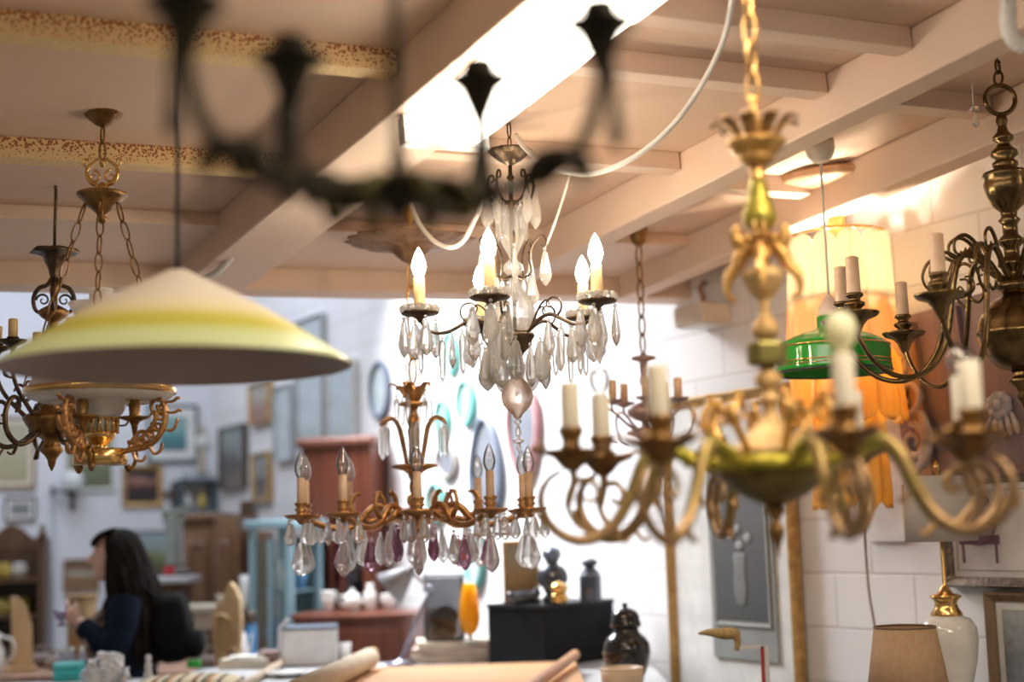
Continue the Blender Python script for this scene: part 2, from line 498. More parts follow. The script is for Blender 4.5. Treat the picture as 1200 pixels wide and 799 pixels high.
m_bulb = thin_glass('clear_bulb_glass', (.98,.97,.95), .20, .12)
m_lit = emitter('lit_bulb', (1,.85,.63), 150)
m_sleeve = translucent('ivory_candle_sleeve', (.90,.74,.42), (.84,.64,.34), 20, .5, .25)
m_sleevew = translucent('pale_candle_sleeve', (.92,.87,.74), (.88,.82,.68), 15, .5, .25)
m_sleevet = mat('tan_wax_sleeve', (.80,.58,.40), .5, col2=(.70,.47,.30), scale=30)
m_cord = mat('white_cable', (.86,.83,.78), .5)

def drop(L, W, flat=.55):
    b = MB()
    b.lathe([(.05*W,0),(.20*W,-.05*L),(.30*W,-.22*L),(.44*W,-.46*L),(.54*W,-.66*L),(.46*W,-.80*L),(.26*W,-.92*L),(0,-L)], 8, smooth=False, sy=flat)
    b.ell((0,0,.006), .0055, 8, 6)
    return b
def icicle(L, W):
    b = MB()
    b.lathe([(.1*W,0),(.4*W,-.08*L),(.5*W,-.2*L),(.36*W,-.85*L),(0,-L)], 6, smooth=False)
    b.ell((0,0,.005), .005, 8, 6)
    return b
def hang(mb, name, material, parent, pts):
    """one mesh per pendant; copies share the mesh"""
    first = None
    for p in pts:
        if first is None: o = first = mb.build(name, material, parent, loc=p)
        else:
            o = first.copy(); COL.objects.link(o); o.parent = parent; o.location = p
        o.rotation_euler = (0, 0, random.uniform(0, PI))

def bulb_flame(r, h):
    return [(.45*r,0),(.75*r,.12*h),(r,.32*h),(.9*r,.52*h),(.6*r,.74*h),(.28*r,.9*h),(0,h)]

# ---------------------------------------------------------------- crystal chandelier
A = Ax(604, 400, 4.0); k = A.k; z = A.z
t = thing('crystal_chandelier', 'lit crystal chandelier with five glowing candle bulbs and clear drops', 'chandelier', A.o, group=None)
b = MB().lathe(A.pr([(3,194),(8,191),(15,187),(21,182),(25,178),(25.5,176),(22,176.5),(6,177)]), 32, wob=.05, wn=10)
b.build('canopy', m_bronze, t)
cz = ceil_z(A.o.x, A.o.y)-A.o.z
MB().chain((0,0,z(178)), (0,0,cz), .04, .014, .0022).build('chain', m_bronze, t)
b = MB().lathe(A.pr([(2.5,194),(2.5,205),(5,208),(2.5,212),(2.5,234),(6,238),(3,242),(2.2,250),(2.2,388)]), 12)
b.build('stem', m_bronze, t)
b = MB().lathe(A.pr([(3,212),(7,216),(7,222),(3,226)]), 10, smooth=False)
b.lathe(A.pr([(3,242),(13,250),(19,264),(15,280),(7,296),(4,302)]), 12, smooth=False)
b.lathe(A.pr([(4,304),(11,310),(12,317),(5,324)]), 10, smooth=False)
b.lathe(A.pr([(5,326),(10,338),(17,346),(24,362),(26,376),(20,388),(8,392)]), 14, smooth=False)
b.build('glass_column', m_crystal, t)
# curled crown
for j in range(5):
    a = R(20+72*j); M = rotz(a)
    b = MB().tube([Vector((r*k,0,z(y))) for r, y in ((2,236),(14,238),(25,231),(29,218),(27,206),(22,204),(21,210),(25,212))], [.0045,.004,.003], 6, 4)
    c = b.build('crown_curl', m_bronze, t, rot=(0,0,a))
    drop(50*k, 15*k).build('crystal_drop', m_crystal, c, loc=(30*k,0,z(219)))
    icicle(42*k, 8*k).build('crystal_drop', m_crystal, c, loc=(17*k,0,z(242)))
    a2 = R(-15+72*j)
    b = MB().tube([Vector((r*k,0,z(y))) for r, y in ((2,322),(12,326),(22,320),(20,305),(25,288),(35,278),(41,284),(39,292),(35,290))], [.0035,.003,.0025], 6, 4)
    c = b.build('upper_curl', m_bronze, t, rot=(0,0,a2))
    drop(42*k, 14*k).build('crystal_drop', m_crystal, c, loc=(39*k,0,z(297)))
    drop(36*k, 16*k).build('crystal_drop', m_crystal, c, loc=(22*k,0,z(325)))
b = MB().lathe(A.pr([(6,384),(14,388),(22,391),(23,395),(20,399),(18,406),(10,414),(8,418),(5,422),(6,427),(2,432)]), 20)
b.build('hub_bowl', m_bronze, t)
def crystal_arm(a, lit=True):
    arm = MB()
    arm.tube([Vector((r*k,0,z(y))) for r, y in ((10,397),(20,388),(34,377),(48,373),(62,379),(78,387),(94,388),(106,381),(111,372))], [.0055,.006,.0055,.005,.0045], 8, 5)
    arm.tube([Vector((r*k,0,z(y))) for r, y in ((56,377),(63,369),(62,358),(52,354),(44,359),(46,365),(51,363))], [.0035,.003,.002], 6, 4)
    arm.tube([Vector((r*k,0,z(y))) for r, y in ((22,388),(27,376),(35,362),(44,356),(48,362))], [.004,.003,.002], 6, 4)
    o = arm.build('arm', m_bronze, t, rot=(0,0,a))
    b = MB().lathe([(q*k, z(y)) for q, y in ((2,376),(4,372),(8,369),(20,367),(22,364),(21,363),(8,365),(7,360),(8,355),(5,355))], 20, tr(111*k,0,0), wob=.04, wn=10)
    b.build('drip_pan', m_bronze, o)
    b = MB()
    for q in range(12):
        aa = 2*PI*q/12; b.ell((111*k+19*k*math.cos(aa), 19*k*math.sin(aa), z(360)), 5.2*k, 8, 6)
    b.build('bead_ring', m_crystal, o)
    MB().lathe([(q*k, z(y)) for q, y in ((6.6,356),(6.8,353),(6.5,324),(5,322.5))], 14, tr(111*k,0,0)).build('candle_sleeve', m_sleeve, o)
    MB().lathe([(q, zz+z(323)) for q, zz in bulb_flame(8.6*k, 36*k)], 14, tr(111*k,0,0)).build('bulb', m_lit, o)
    hang(drop(44*k, 18*k), 'crystal_drop', m_crystal, o, [(111*k+20*k*math.cos(c), 20*k*math.sin(c), z(374)) for c in (0.3, 1.9, 3.6, 5.0)])
    hang(icicle(52*k, 9*k), 'crystal_drop', m_crystal, o, [(111*k, 0, z(386)), (86*k, 0, z(396)), (62*k, 0, z(388))])
    hang(drop(40*k, 15*k), 'crystal_drop', m_crystal, o, [(74*k, .012, z(392)), (48*k, -.01, z(382))])
for j in range(5): crystal_arm(R(184+72*j))
pts = []
for j in range(12): pts.append((34*k*math.cos(R(30*j)), 34*k*math.sin(R(30*j)), z(402 if j % 2 else 410)))
hang(drop(48*k, 22*k), 'crystal_drop', m_crystal, t, pts)
MB().lathe(A.pr([(3,432),(4.5,438),(8,444),(14,450),(18,458),(18.8,466),(16.5,474),(11,481),(6,485.5),(4,490)]), 22).build('glass_ball', lightened_crystal('amber_tinted_glass', (1,.86,.74), .5, (.95,.74,.62)), t)
b = MB().lathe(A.pr([(1,489),(5,494),(1,499),(3,502),(3.5,508),(1.5,513),(6,515),(6,518),(2,520),(3,524),(0,531)]), 8, smooth=False)
b.build('bottom_drop', m_crystal, t)

# ---------------------------------------------------------------- amethyst chandelier
A = Ax(487, 600, 4.6); k = A.k; z = A.z
t = thing('crystal_chandelier', 'unlit gilt chandelier with clear and amethyst drops below its arms', 'chandelier', A.o)
cz = ceil_z(A.o.x, A.o.y)-A.o.z
b = MB().lathe(A.pr([(3,309),(9,306),(16,300),(24,292),(50,288),(72,283),(76,281),(70,280),(30,283),(8,284)]), 40, wob=.06, wn=16)
b.build('canopy', mat('rust_brown_metal', (.36,.20,.11), .5, .6, col2=(.20,.11,.06), scale=30, bump=.3), t)
MB().lathe([(2*k,z(284)),(2*k,z(262)),(8*k,z(255)),(9*k,z(250)),(4*k,cz)], 12).build('ceiling_hook', m_gilt, t)
b = MB().chain((0,0,z(309)), (0,0,z(448)), 32*k, 12*k, 1.6*k, seg=12)
b.build('chain', m_gilt, t)
for j, (rr, y) in enumerate(((6,345),(-6,372),(6,398),(-6,424))):
    icicle(26*k, 7*k).build('crystal_drop', m_crystal, t, loc=(rr*k, 0, z(y)))
b = MB().lathe(A.pr([(2,448),(4,455),(3,462),(5,466),(8,470),(17,472),(17,475),(6,477),(4,482),(7,490),(5,498),(8,505),(6,515),(7,540),(5,544)]), 16)
b.lathe(A.pr([(8,545),(26,544),(28,547),(14,551),(7,556),(5,562),(7,570),(6,576)]), 20)
b.build('stem', m_copper, t)
b = MB().ell((0,0,z(586)), 10*k, 16, 10); b.build('gold_ball', m_polbrass, t)
b = MB().lathe(A.pr([(6,594),(20,596),(38,598),(40,602),(36,606),(24,611),(10,618),(4,624),(2,630)]), 24); b.build('hub_bowl', m_copper, t)
for j in range(6):
    a = R(60*j+15)
    b = MB().leaf([(r*k,0,z(y)) for r, y in ((5,474),(12,462),(20,452),(27,450),(29,455))], [.010,.016,.013,.004], .0025)
    c = b.build('crown_leaf', m_copper, t, rot=(0,0,a))
    icicle(34*k, 7*k).build('crystal_drop', m_crystal, c, loc=(20*k,0,z(466)))
    b = MB().leaf([(r*k,0,z(y)) for r, y in ((10,545),(15,520),(20,500),(29,490),(39,492),(44,499))], [.012,.016,.016,.012,.005], .004)
    c = b.build('tier_leaf', m_copper, t, rot=(0,0,a+.3))
    hang(icicle(36*k, 7*k), 'crystal_drop', m_crystal, c, [(44*k, 0, z(502)), (38*k, .014, z(500))])
def ameth_arm(a, j):
    arm = MB()
    arm.tube([Vector((r*k,0,z(y))) for r, y in ((26,601),(45,592),(58,598),(70,612),(88,617),(108,614),(124,608),(134,603),(137,600))], [.010,.011,.010,.010,.008], 8, 4)
    arm.tube([Vector((r*k,0,z(y))) for r, y in ((60,610),(45,606),(38,594),(40,582),(47,576),(50,579))], [.010,.008,.004], 6, 4)
    arm.tube([Vector((r*k,0,z(y))) for r, y in ((62,612),(75,600),(78,588),(73,578),(66,577))], [.009,.007,.004], 6, 4)
    o = arm.build('arm', m_copper, t, rot=(0,0,a))
    b = MB().lathe([(q*k, z(y)) for q, y in ((2,611),(6,606),(16,604),(19.5,600.5),(19,599.5),(7,601),(5,597),(8,594),(5,592),(7.5,588),(7.5,586),(5,586))], 18, tr(137*k,0,0))
    b.build('drip_pan', m_copper, o)
    MB().lathe([(q*k, z(y)) for q, y in ((4.6,588),(4.8,586),(4.6,559),(3.5,558))], 12, tr(137*k,0,0)).build('candle_sleeve', m_sleevet, o)
    MB().lathe([(q, zz+z(559)) for q, zz in bulb_flame(7.3*k, 32*k)], 14, tr(137*k,0,0)).build('bulb', m_bulb, o)
    cl = [(137*k+17*k*math.cos(c), 17*k*math.sin(c), z(609)) for c in (.4,2.0,3.6,5.2)]
    hang(drop(26*k, 14*k), 'crystal_drop', m_crystal, o, cl)
    drop(40*k, 22*k).build('crystal_drop', m_crystal, o, loc=(137*k, 0, z(630)))
    drop(36*k, 18*k).build('crystal_drop', m_ameth, o, loc=(90*k, 0, z(632)))
    drop(36*k, 19*k).build('crystal_drop', m_crystal, o, loc=(64*k, .015, z(626)))
for j in range(10): ameth_arm(R(-157+36*j), j)
pts = [(30*k*math.cos(R(45*j)), 30*k*math.sin(R(45*j)), z(618)) for j in range(8)]
hang(drop(36*k, 15*k), 'crystal_drop', m_crystal, t, pts[::2]); hang(drop(40*k, 14*k), 'crystal_drop', m_ameth, t, pts[1::2])

# ---------------------------------------------------------------- large gilt chandelier, nearest on the right
A = Ax(906, 545, 2.5); k = A.k; z = A.z
t = thing('brass_chandelier', 'large out-of-focus gilt chandelier with cherub stem and thick scrolled arms', 'chandelier', A.o)
cz = ceil_z(A.o.x, A.o.y)-A.o.z
b = MB().chain((0,0,z(122)), (0,0,cz), 44*k, 17*k, 2.6*k, seg=12, rseg=6)
b.build('chain', m_gilt, t)
b = MB().lathe(A.pr([(3,112),(6,118),(4,124),(7,130),(6,136),(8,142),(6,150),(7,168)]), 14)
b.lathe(A.pr([(8,165),(22,166),(33,164),(35,167),(32,172),(24,180),(20,184),(22,187),(14,192),(9,196)]), 28, wob=.05, wn=14)
b.lathe(A.pr([(9,196),(8,206),(9,212),(7,214)]), 18)
b.build('stem', m_gilt, t)
MB().lathe(A.pr([(8,268),(11,275),(7,279),(7,318)]), 18).build('stem_collar', m_gilt, t)
MB().lathe(A.pr([(9,210),(11,218),(15,234),(20,250),(20.5,258),(17,266),(9,271)]), 18).build('stem_vase', mat('yellow_green_gilt', (.66,.52,.10), .38, .75, col2=(.34,.30,.05), scale=16, bump=.2), t)
for j in range(9):
    b = MB().leaf([(r*k,0,z(y)) for r, y in ((20,174),(26,160),(35,148),(46,142),(54,146))], [.008,.012,.014,.013,.006], .003)
    b.build('crown_leaf', m_giltdull, t, rot=(0,0,R(40*j+8)))
for j in range(4):        # winged sea-creature figures round the stem
    a = R(90*j-12)
    b = MB().tube([Vector((r*k,0,z(y))) for r, y in ((8,296),(16,290),(24,298),(31,312),(40,322),(43,338),(39,350),(33,347))], [.009,.013,.014,.011,.010,.007,.005,.003], 8, 4)
    b.ell((15*k,0,z(280)), (7*k,6*k,8*k), 12, 8)
    b.leaf([(r*k,.008,z(y)) for r, y in ((18,296),(26,284),(29,272),(27,264))], [.005,.012,.010,.003], .003, side=(1,0,.5))
    b.leaf([(r*k,-.008,z(y)) for r, y in ((18,296),(26,284),(29,272),(27,264))], [.005,.012,.010,.003], .003, side=(1,0,.5))
    b.tube([Vector((r*k,.012,z(y))) for r, y in ((20,296),(28,303),(22,312))], [.005,.004,.003], 6, 3)
    b.build('cherub_figure', m_gilt, t, rot=(0,0,a))
b = MB().lathe(A.pr([(7,310),(22,316),(26,321),(25,327),(20,338),(13,347),(8,351),(6,356),(8,359),(6,363),(7,369),(14,378),(17.5,388),(15,394),(9,398),(7,401)]), 20)
b.build('baluster', mat('matt_gilt', (.80,.56,.27), .55, .5, col2=(.58,.37,.15), scale=22, bump=.2, bscale=70), t)
MB().lathe(A.pr([(17,400),(22.5,402),(23.5,405),(23.5,424),(22,427),(15,429)]), 6, smooth=False).build('hexagonal_block', mat('green_bronze', (.36,.31,.10), .4, .8, col2=(.2,.18,.06), scale=20), t)
b = MB().lathe(A.pr([(7,428),(9,433),(15,441),(16.5,447),(13,453),(8,457),(9,462),(14,466),(14,470),(9,474),(9,484),(13,492),(22,502),(32,512),(44,523),(60,532)]), 22)
b.build('bell_stem', mat('matt_gilt', (.80,.56,.27), .55, .5, col2=(.58,.37,.15), scale=22, bump=.2, bscale=70), t)
MB().lathe(A.pr([(44,531),(60,533),(70,537),(74,543),(72,550),(62,553),(40,553)]), 36).build('ring_plate', m_gringreen, t)
MB().lathe(A.pr([(68,551),(66,557),(56,567),(40,579),(22,588),(9,593)]), 32).build('lower_bowl', mat('dark_olive_bronze', (.22,.17,.06), .38, .85, col2=(.12,.08,.03), scale=18, bump=.2), t)
MB().lathe(A.pr([(8,592),(15,597),(9,603),(5,608),(6,613),(10,619),(9,628),(5,636),(3,644),(.5,655)]), 14).build('finial', m_oldbrass, t)
for j in range(8):        # upright scrolls on the ring
    a = R(45*j+5)
    b = MB().tube([Vector((r*k,0,z(y))) for r, y in ((50,534),(62,520),(74,505),(80,488),(72,474),(60,476),(58,488),(66,492))], [.006,.008,.007,.006,.004], 7, 4)
    b.leaf([(r*k,0,z(y)) for r, y in ((74,505),(86,498),(92,484),(90,474))], [.006,.011,.008,.003], .003)
    b.ell((70*k,0,z(468)), 6*k, 10, 7)
    b.build('scroll_ornament', m_gilt, t, rot=(0,0,a))
def patina():
    m, nt, b = _nodes('patinated_gilt_arm')
    tc = nt.nodes.new('ShaderNodeTexCoord'); sp = nt.nodes.new('ShaderNodeSeparateXYZ'); nt.links.new(tc.outputs['Object'], sp.inputs[0])
    n = nt.nodes.new('ShaderNodeTexNoise'); n.inputs['Scale'].default_value = 14; n.inputs['Detail'].default_value = 4; nt.links.new(tc.outputs['Object'], n.inputs['Vector'])
    ma = nt.nodes.new('ShaderNodeMath'); ma.operation = 'MULTIPLY_ADD'; ma.inputs[1].default_value = .16; nt.links.new(n.outputs['Fac'], ma.inputs[0]); nt.links.new(sp.outputs['X'], ma.inputs[2])
    r = nt.nodes.new('ShaderNodeValToRGB'); e = r.color_ramp.elements
    e[0].position = .20; e[0].color = (.58,.46,.05,1); e[1].position = .40; e[1].color = (.43,.28,.14,1)
    for p_, c_ in ((.27,(.40,.38,.07)),(.33,(.36,.26,.10)),(.46,(.35,.225,.12))): x_ = e.new(p_); x_.color = (*c_,1)
    nt.links.new(ma.outputs[0], r.inputs[0]); nt.links.new(r.outputs[0], b.inputs['Base Color'])
    b.inputs['Metallic'].default_value = .75; b.inputs['Roughness'].default_value = .42
    bp = nt.nodes.new('ShaderNodeBump'); bp.inputs['Strength'].default_value = .25; bp.inputs['Distance'].default_value = .01
    n2 = nt.nodes.new('ShaderNodeTexNoise'); n2.inputs['Scale'].default_value = 80; nt.links.new(tc.outputs['Object'], n2.inputs['Vector']); nt.links.new(n2.outputs['Fac'], bp.inputs['Height']); nt.links.new(bp.outputs[0], b.inputs['Normal'])
    return m
m_pat = patina()
def gilt_arm(a, kind):
    arm = MB()
    arm.tube([Vector((r*k,0,z(y))) for r, y in ((56,542),(78,541),(100,536),(122,524),(140,524),(156,540),(170,572),(190,606),(216,624),(244,624),(268,606),(277,578),(268,556),(252,546))],
             [.010,.011,.011,.013,.013,.012,.011,.011,.010,.009,.008,.006,.005], 10, 4)
    arm.torus((104*k,0,z(534)), 9*k, 3.5*k, axis='x', seg=14, rseg=6)
    # inner volute that carries the pan
    arm.tube([Vector((r*k,0,z(y))) for r, y in ((214,622),(236,606),(246,584),(240,564),(226,556),(213,562),(210,575),(219,582),(227,576))], [.0055,.006,.005,.004], 8, 4)
    arm.tube([Vector((r*k,0,z(y))) for r, y in ((244,584),(238,560),(238,542))], [.006,.007,.009], 8, 4)
    o = arm.build('arm', m_pat, t, rot=(0,0,a))
    for pts in (((170,574),(162,586),(156,592),(150,590)), ((196,612),(188,624),(180,630),(174,626)),
                ((266,606),(276,604),(282,596),(284,588))):
        MB().leaf([(r*k,0,z(y)) for r, y in pts], [.006,.008,.006,.002], .003).build('acanthus_leaf', m_giltdull, o)
    b = MB().lathe([(q*k, z(y)) for q, y in ((8,546),(14,540),(20,532),(32,527),(38,523),(36,521),(18,525),(13,521),(10,514),(12,507),(15,500),(14,496),(9,497))], 22, tr(239*k,0,0), wob=.08, wn=7)
    b.build('drip_pan', m_oldbrass, o)
    for q in range(6):
        aa = PI/3*q+.3; M = tr(239*k,0,0) @ rotz(aa)
        MB().leaf([(r*k,0,z(y)) for r, y in ((22,530),(36,522),(46,518),(52,523))], [.010,.013,.009,.002], .003, M=M).build('pan_leaf', m_oldbrass, o)
    MB().lathe([(q*k, z(y)) for q, y in ((11.6,499),(11.9,496),(11.6,446),(11,444.5),(4,444.5))], 18, tr(239*k,0,0)).build('candle_sleeve', m_sleevew, o)
    if kind == 'frosted':
        MB().lathe([(q*k, z(y)) for q, y in ((6,446),(7,440),(14,431),(16.5,420),(14,409),(8,403),(0,401))], 18, tr(239*k,0,0)).build('bulb', translucent('frosted_bulb', (.93,.90,.66), None, 5, .4, .35), o)
    elif kind == 'clear':
        MB().lathe([(q*k, z(y)) for q, y in ((6,446),(7,441),(12,434),(14,424),(12,415),(7,410),(0,408))], 18, tr(239*k,0,0)).build('bulb', m_bulb, o)
for j, kind in enumerate(('frosted','none','clear','none','none','clear','none','none')):
    gilt_arm(R((-82,-37,8,53,98,143,188,231)[j]), kind)

# ---------------------------------------------------------------- dark brass ball chandelier, right edge
A = Ax(1193, 390, 3.75); k = A.k; z = A.z
t = thing('ball_chandelier', 'dark brass chandelier with big ball body and tan wax candles', 'chandelier', A.o)
cz = ceil_z(A.o.x, A.o.y)-A.o.z
b = MB().chain((0,0,z(98)), (0,0,z(72)), 30*k, 11*k, 1.7*k)
b.tube([(0,0,cz),(0,0,z(68)),(.008,0,z(73)),(0,0,z(77))], .002, 6, 3)
b.build('chain', m_flem, t)
MB().torus((0,0,z(117)), 18*k, 3*k, axis='y', seg=28).build('hanging_ring', m_flem, t)
b = MB().lathe(A.pr([(2,133),(6,137),(7,142),(5,148),(7,155),(12,160),(12,164),(7,168),(9,172),(15,177),(16,182),(10,187),(15,191),(15,194),(13,198),(26,202),(28,206),(25,209),(27,216),(25,228),(18,241),(10,248),(9,254),(13,258),(9,263),(9,275),(15,281),(15,285),(9,290),(9,300),(16,306),(17,311),(10,316),(10,324),(17,330),(22,336),(16,341),(14,345)]), 26)
b.build('stem', m_flem, t)
pr = [(12,344)]+[(46*math.sin(R(x)), 390-46*math.cos(R(x))) for x in range(20,86,8)]+[(47.5,388),(47.5,392)]+[(46*math.sin(R(x)), 390-46*math.cos(R(x))) for x in range(96,165,8)]
MB().lathe(A.pr(pr), 40).build('ball', m_flem, t)
MB().lathe(A.pr([(12,433),(8,438),(14,443),(16,448),(8,454),(5,460),(8,465),(2,473),(0.5,478)]), 18).build('finial', m_flem, t)
def flem_arm(a, R_=188):
    s = R_/188.
    arm = MB()
    arm.tube([Vector((r*k*s,0,z(y))) for r, y in ((12,310),(24,298),(36,282),(50,276),(62,284),(70,306),(76,340),(85,380),(102,408),(126,420),(150,416),(170,400),(183,378),(188,364))], [.0085,.0085,.0075,.007,.0065], 10, 5)
    arm.tube([Vector((r*k*s,0,z(y))) for r, y in ((36,283),(42,266),(54,256),(66,262),(67,275),(58,279),(54,271))], [.0055,.0055,.004,.0025], 7, 4)
    arm.tube([Vector((r*k*s,0,z(y))) for r, y in ((72,318),(58,326),(48,318),(50,306),(58,305))], [.005,.0045,.003], 7, 4)
    arm.tube([Vector((r*k*s,0,z(y))) for r, y in ((76,330),(88,322),(92,310),(86,303),(80,308))], [.005,.004,.0025], 7, 4)
    arm.tube([Vector((r*k*s,0,z(y))) for r, y in ((62,284),(78,276),(92,284),(98,300),(92,314),(82,312))], [.005,.005,.004,.0025], 7, 4)
    o = arm.build('arm', m_flem, t, loc=(0,0,-19*k), rot=(0,0,a))
    x = R_*k
    b = MB().lathe([(q*k, z(y)) for q, y in ((3,372),(6,366),(9,359),(14,353),(25,349),(28,345),(27,344),(14,347),(8,345),(7,340),(12,336),(12,333),(7,331),(7,328),(11,325),(10,322),(6,322))], 22, tr(x,0,0))
    b.build('drip_pan', m_flem, o)
    MB().lathe([(q*k, z(y)) for q, y in ((8,325),(8.2,322),(7.6,284),(8,281),(5,279.5))], 14, tr(x,0,0)).build('candle_sleeve', m_sleevet, o)
for a, rr in ((-133,192),(-175,194),(166,198),(116,194),(72,190),(22,190),(-30,190),(-86,190)): flem_arm(R(a), rr)

# ---------------------------------------------------------------- oil-lamp chandelier, left
A = Ax(118, 440, 3.65); k = A.k; z = A.z
t = thing('oil_lamp_chandelier', 'polished brass oil-lamp chandelier with white opal glass hung on three chains', 'chandelier', A.o)
cz = ceil_z(A.o.x, A.o.y)-A.o.z
MB().lathe(A.pr([(3,149),(9,146),(14,142),(24,133),(31,126),(34,123),(33,121),(10,120),(3,119)]), 28, wob=.03, wn=12).build('canopy', m_oldbrass, t)
MB().tube([(0,0,cz),(0,0,z(118))], .0025, 6).build('ceiling_hook', m_oldbrass, t)
MB().chain((0,0,z(149)), (0,0,z(186)), 22*k, 8*k, 1.4*k).build('chain', m_oldbrass, t)
b = MB()
for s in (-1, 1):
    b.tube([Vector((s*r*k,0,z(y))) for r, y in ((2,224),(6,217),(13,214),(18,206),(17,196),(9,189),(2,184))], [.006,.006,.005,.004], 7, 4)
    b.scroll((s*10*k,0,z(207)), 8*k, 1.2, .004, .002, start=PI/2 if s>0 else PI/2, ccw=s)
    b.leaf([(s*r*k,0,z(y)) for r, y in ((17,198),(22,192),(21,186),(16,188))], [.004,.007,.003], .003)
b.lathe(A.pr([(2,186),(4,190),(2,196)]), 10); b.lathe(A.pr([(3,214),(5,218),(8,222),(6,227)]), 12)
b.build('lyre_scroll', m_polbrass, t)
MB().lathe(A.pr([(8,225),(28,226),(30,228),(27,231),(20,238),(12,246),(7,250),(5,254),(7,257),(2,262)]), 26, wob=.02, wn=10).build('chain_dish', m_oldbrass, t)
for a in (192, 282, 350):
    c, s_ = math.cos(R(a)), math.sin(R(a))
    MB().chain((20*k*c,20*k*s_,z(240)), (84*k*c,84*k*s_,z(458)), 26*k, 9*k, 1.15*k).build('suspension_chain', m_oldbrass, t)
m_opal = translucent('opal_white_glass', (.93,.90,.86), None, 5, .25, .45)
MB().lathe(A.pr([(12,338),(14,338.5),(14,372),(12,372)]), 20, cap=False).build('chimney', m_opal, t)
MB().lathe(A.pr([(36,356),(38,356),(31,368),(27,380),(34,395),(54,418),(74,440),(83,456),(81,456),(72,441),(52,420),(32,396),(25,380),(29,368)]), 36, cap=False).build('glass_shade', m_opal, t)
MB().lathe(A.pr([(82,455),(86,455),(87,457),(87,461),(85,463),(82,463),(82,455)]), 40, cap=False).build('shade_ring', m_polbrass, t)
MB().lathe(A.pr([(84,463),(82,466),(70,470),(58,472),(56,471),(70,467),(80,463)]), 36, cap=False).build('lower_glass_rim', m_opal, t)
MB().lathe(A.pr([(16,462),(28,466),(30,474),(26,484),(20,490)]), 24).build('oil_font', m_opal, t)
b = MB().lathe(A.pr([(19,486),(20.5,487),(20.5,490),(19.5,491)]), 28); b.lathe(A.pr([(18,507),(18.5,508),(16,514),(9,521),(8,525),(14,527)]), 24)
for j in range(14):
    a = 2*PI*j/14
    b.sweep([(19.7*k*math.cos(a+d*q), 19.7*k*math.sin(a+d*q), z(488+20*q)) for q in (0,.5,1) for d in (.0,)], .0042, .002, seg=6)
    b.tube([(19.7*k*math.cos(a+.22), 19.7*k*math.sin(a+.22), z(488)), (19*k*math.cos(a), 19*k*math.sin(a), z(498)), (18.5*k*math.cos(a+.22), 18.5*k*math.sin(a+.22), z(508))], .0022, 5)
b.build('pierced_basket', m_polbrass, t)
MB().lathe(A.pr([(14,484),(16,486),(15,508),(8,514)]), 16).build('inner_liner', mat('cream_glaze', (.8,.76,.68), .3), t)
MB().lathe(A.pr([(6,526),(29,526),(31,527),(31,543),(29,545),(8,545)]), 36).build('drum_base', m_polbrass, t)
for j, a in enumerate((-8, 130, 258)):
    arm = MB()
    arm.tube([Vector((r*k,0,z(y))) for r, y in ((28,530),(40,528),(54,526),(68,518),(77,504),(80,488),(76,474),(68,470),(62,478),(66,488),(72,484))], [.007,.008,.008,.007,.005,.003], 8, 4)
    arm.tube([Vector((r*k,0,z(y))) for r, y in ((38,520),(48,508),(58,510),(60,518),(52,520))], [.006,.005,.003], 7, 4)
    arm.tube([Vector((r*k,0,z(y))) for r, y in ((62,500),(70,492),(66,484),(60,490))], [.005,.004,.003], 7, 4)
    arm.tube([Vector((r*k,0,z(y))) for r, y in ((34,520),(46,517),(58,508),(66,497),(68,484))], [.006,.006,.005], 7, 4)
    for cx_, cy_, rr_, st in ((40,524,6,0),(52,519,6,2),(62,511,6,1),(70,502,6,3),(74,491,6,.5),(74,480,5,2.5)):
        arm.scroll((cx_*k,.002,z(cy_)), rr_*k, 1.3, .0055, .0035, start=st, n=14)
    for pts in (((40,530),(44,540),(52,542),(56,536)), ((60,524),(66,534),(74,530),(76,522)), ((78,505),(86,508),(92,502),(94,494)), ((80,486),(90,487),(96,484),(99,486)), ((78,474),(88,474),(94,470),(97,471))):
        arm.leaf([(r*k,0,z(y)) for r, y in pts], [.007,.009,.006,.002], .004)
    o = arm.build('scroll_arm', m_copper, t, rot=(0,0,R(a)))
    b = MB().lathe([(q*k, z(y)) for q, y in ((2,512),(4,500),(6,496),(17,492),(19,490),(8,491),(6,487),(7,476),(5,470),(7,466),(4,466))], 16, tr(42*k,0,0))
    b.build('candle_cup', m_oldbrass, o)
for a in (150, 270, 30):
    M = rotz(R(a))
    MB().tube([Vector((r*k,0,z(y))) for r, y in ((30,530),(36,524),(42,530),(40,544),(34,551),(31,545))], [.005,.006,.005,.008], 7, 4, M=M).build('foot_scroll', m_oldbrass, t)

# ---------------------------------------------------------------- dark brass chandelier at the left edge
A = Ax(62, 440, 4.2); k = A.k; z = A.z
t = thing('scroll_chandelier', 'dark brass scroll chandelier with drop finial hung on a long hook', 'chandelier', A.o)
cz = ceil_z(A.o.x, A.o.y)-A.o.z
MB().tube([(0,0,cz),(.002,0,z(225)),(0,0,z(292))], .005, 8).build('hanging_rod', m_bronze, t)
b = MB().lathe(A.pr([(4,291),(14,292),(24,292),(28,296),(20,297),(12,301),(10,308),(7,314),(5,322),(3,330)]), 24, wob=.10, wn=6); b.build('leaf_canopy', m_bronze, t)
b = MB()
for j in range(4):
    M = rotz(R(90*j+15))
    b.tube([Vector((r*k,0,z(y))) for r, y in ((3,326),(8,334),(17,338),(23,350),(20,364),(10,368),(4,372))], [.006,.007,.006,.005], 7, 4, M=M)
    b.scroll((12*k,0,z(352)), 8*k, 1.2, .004, .002, M=M)
b.build('cage_scrolls', m_bronze, t)
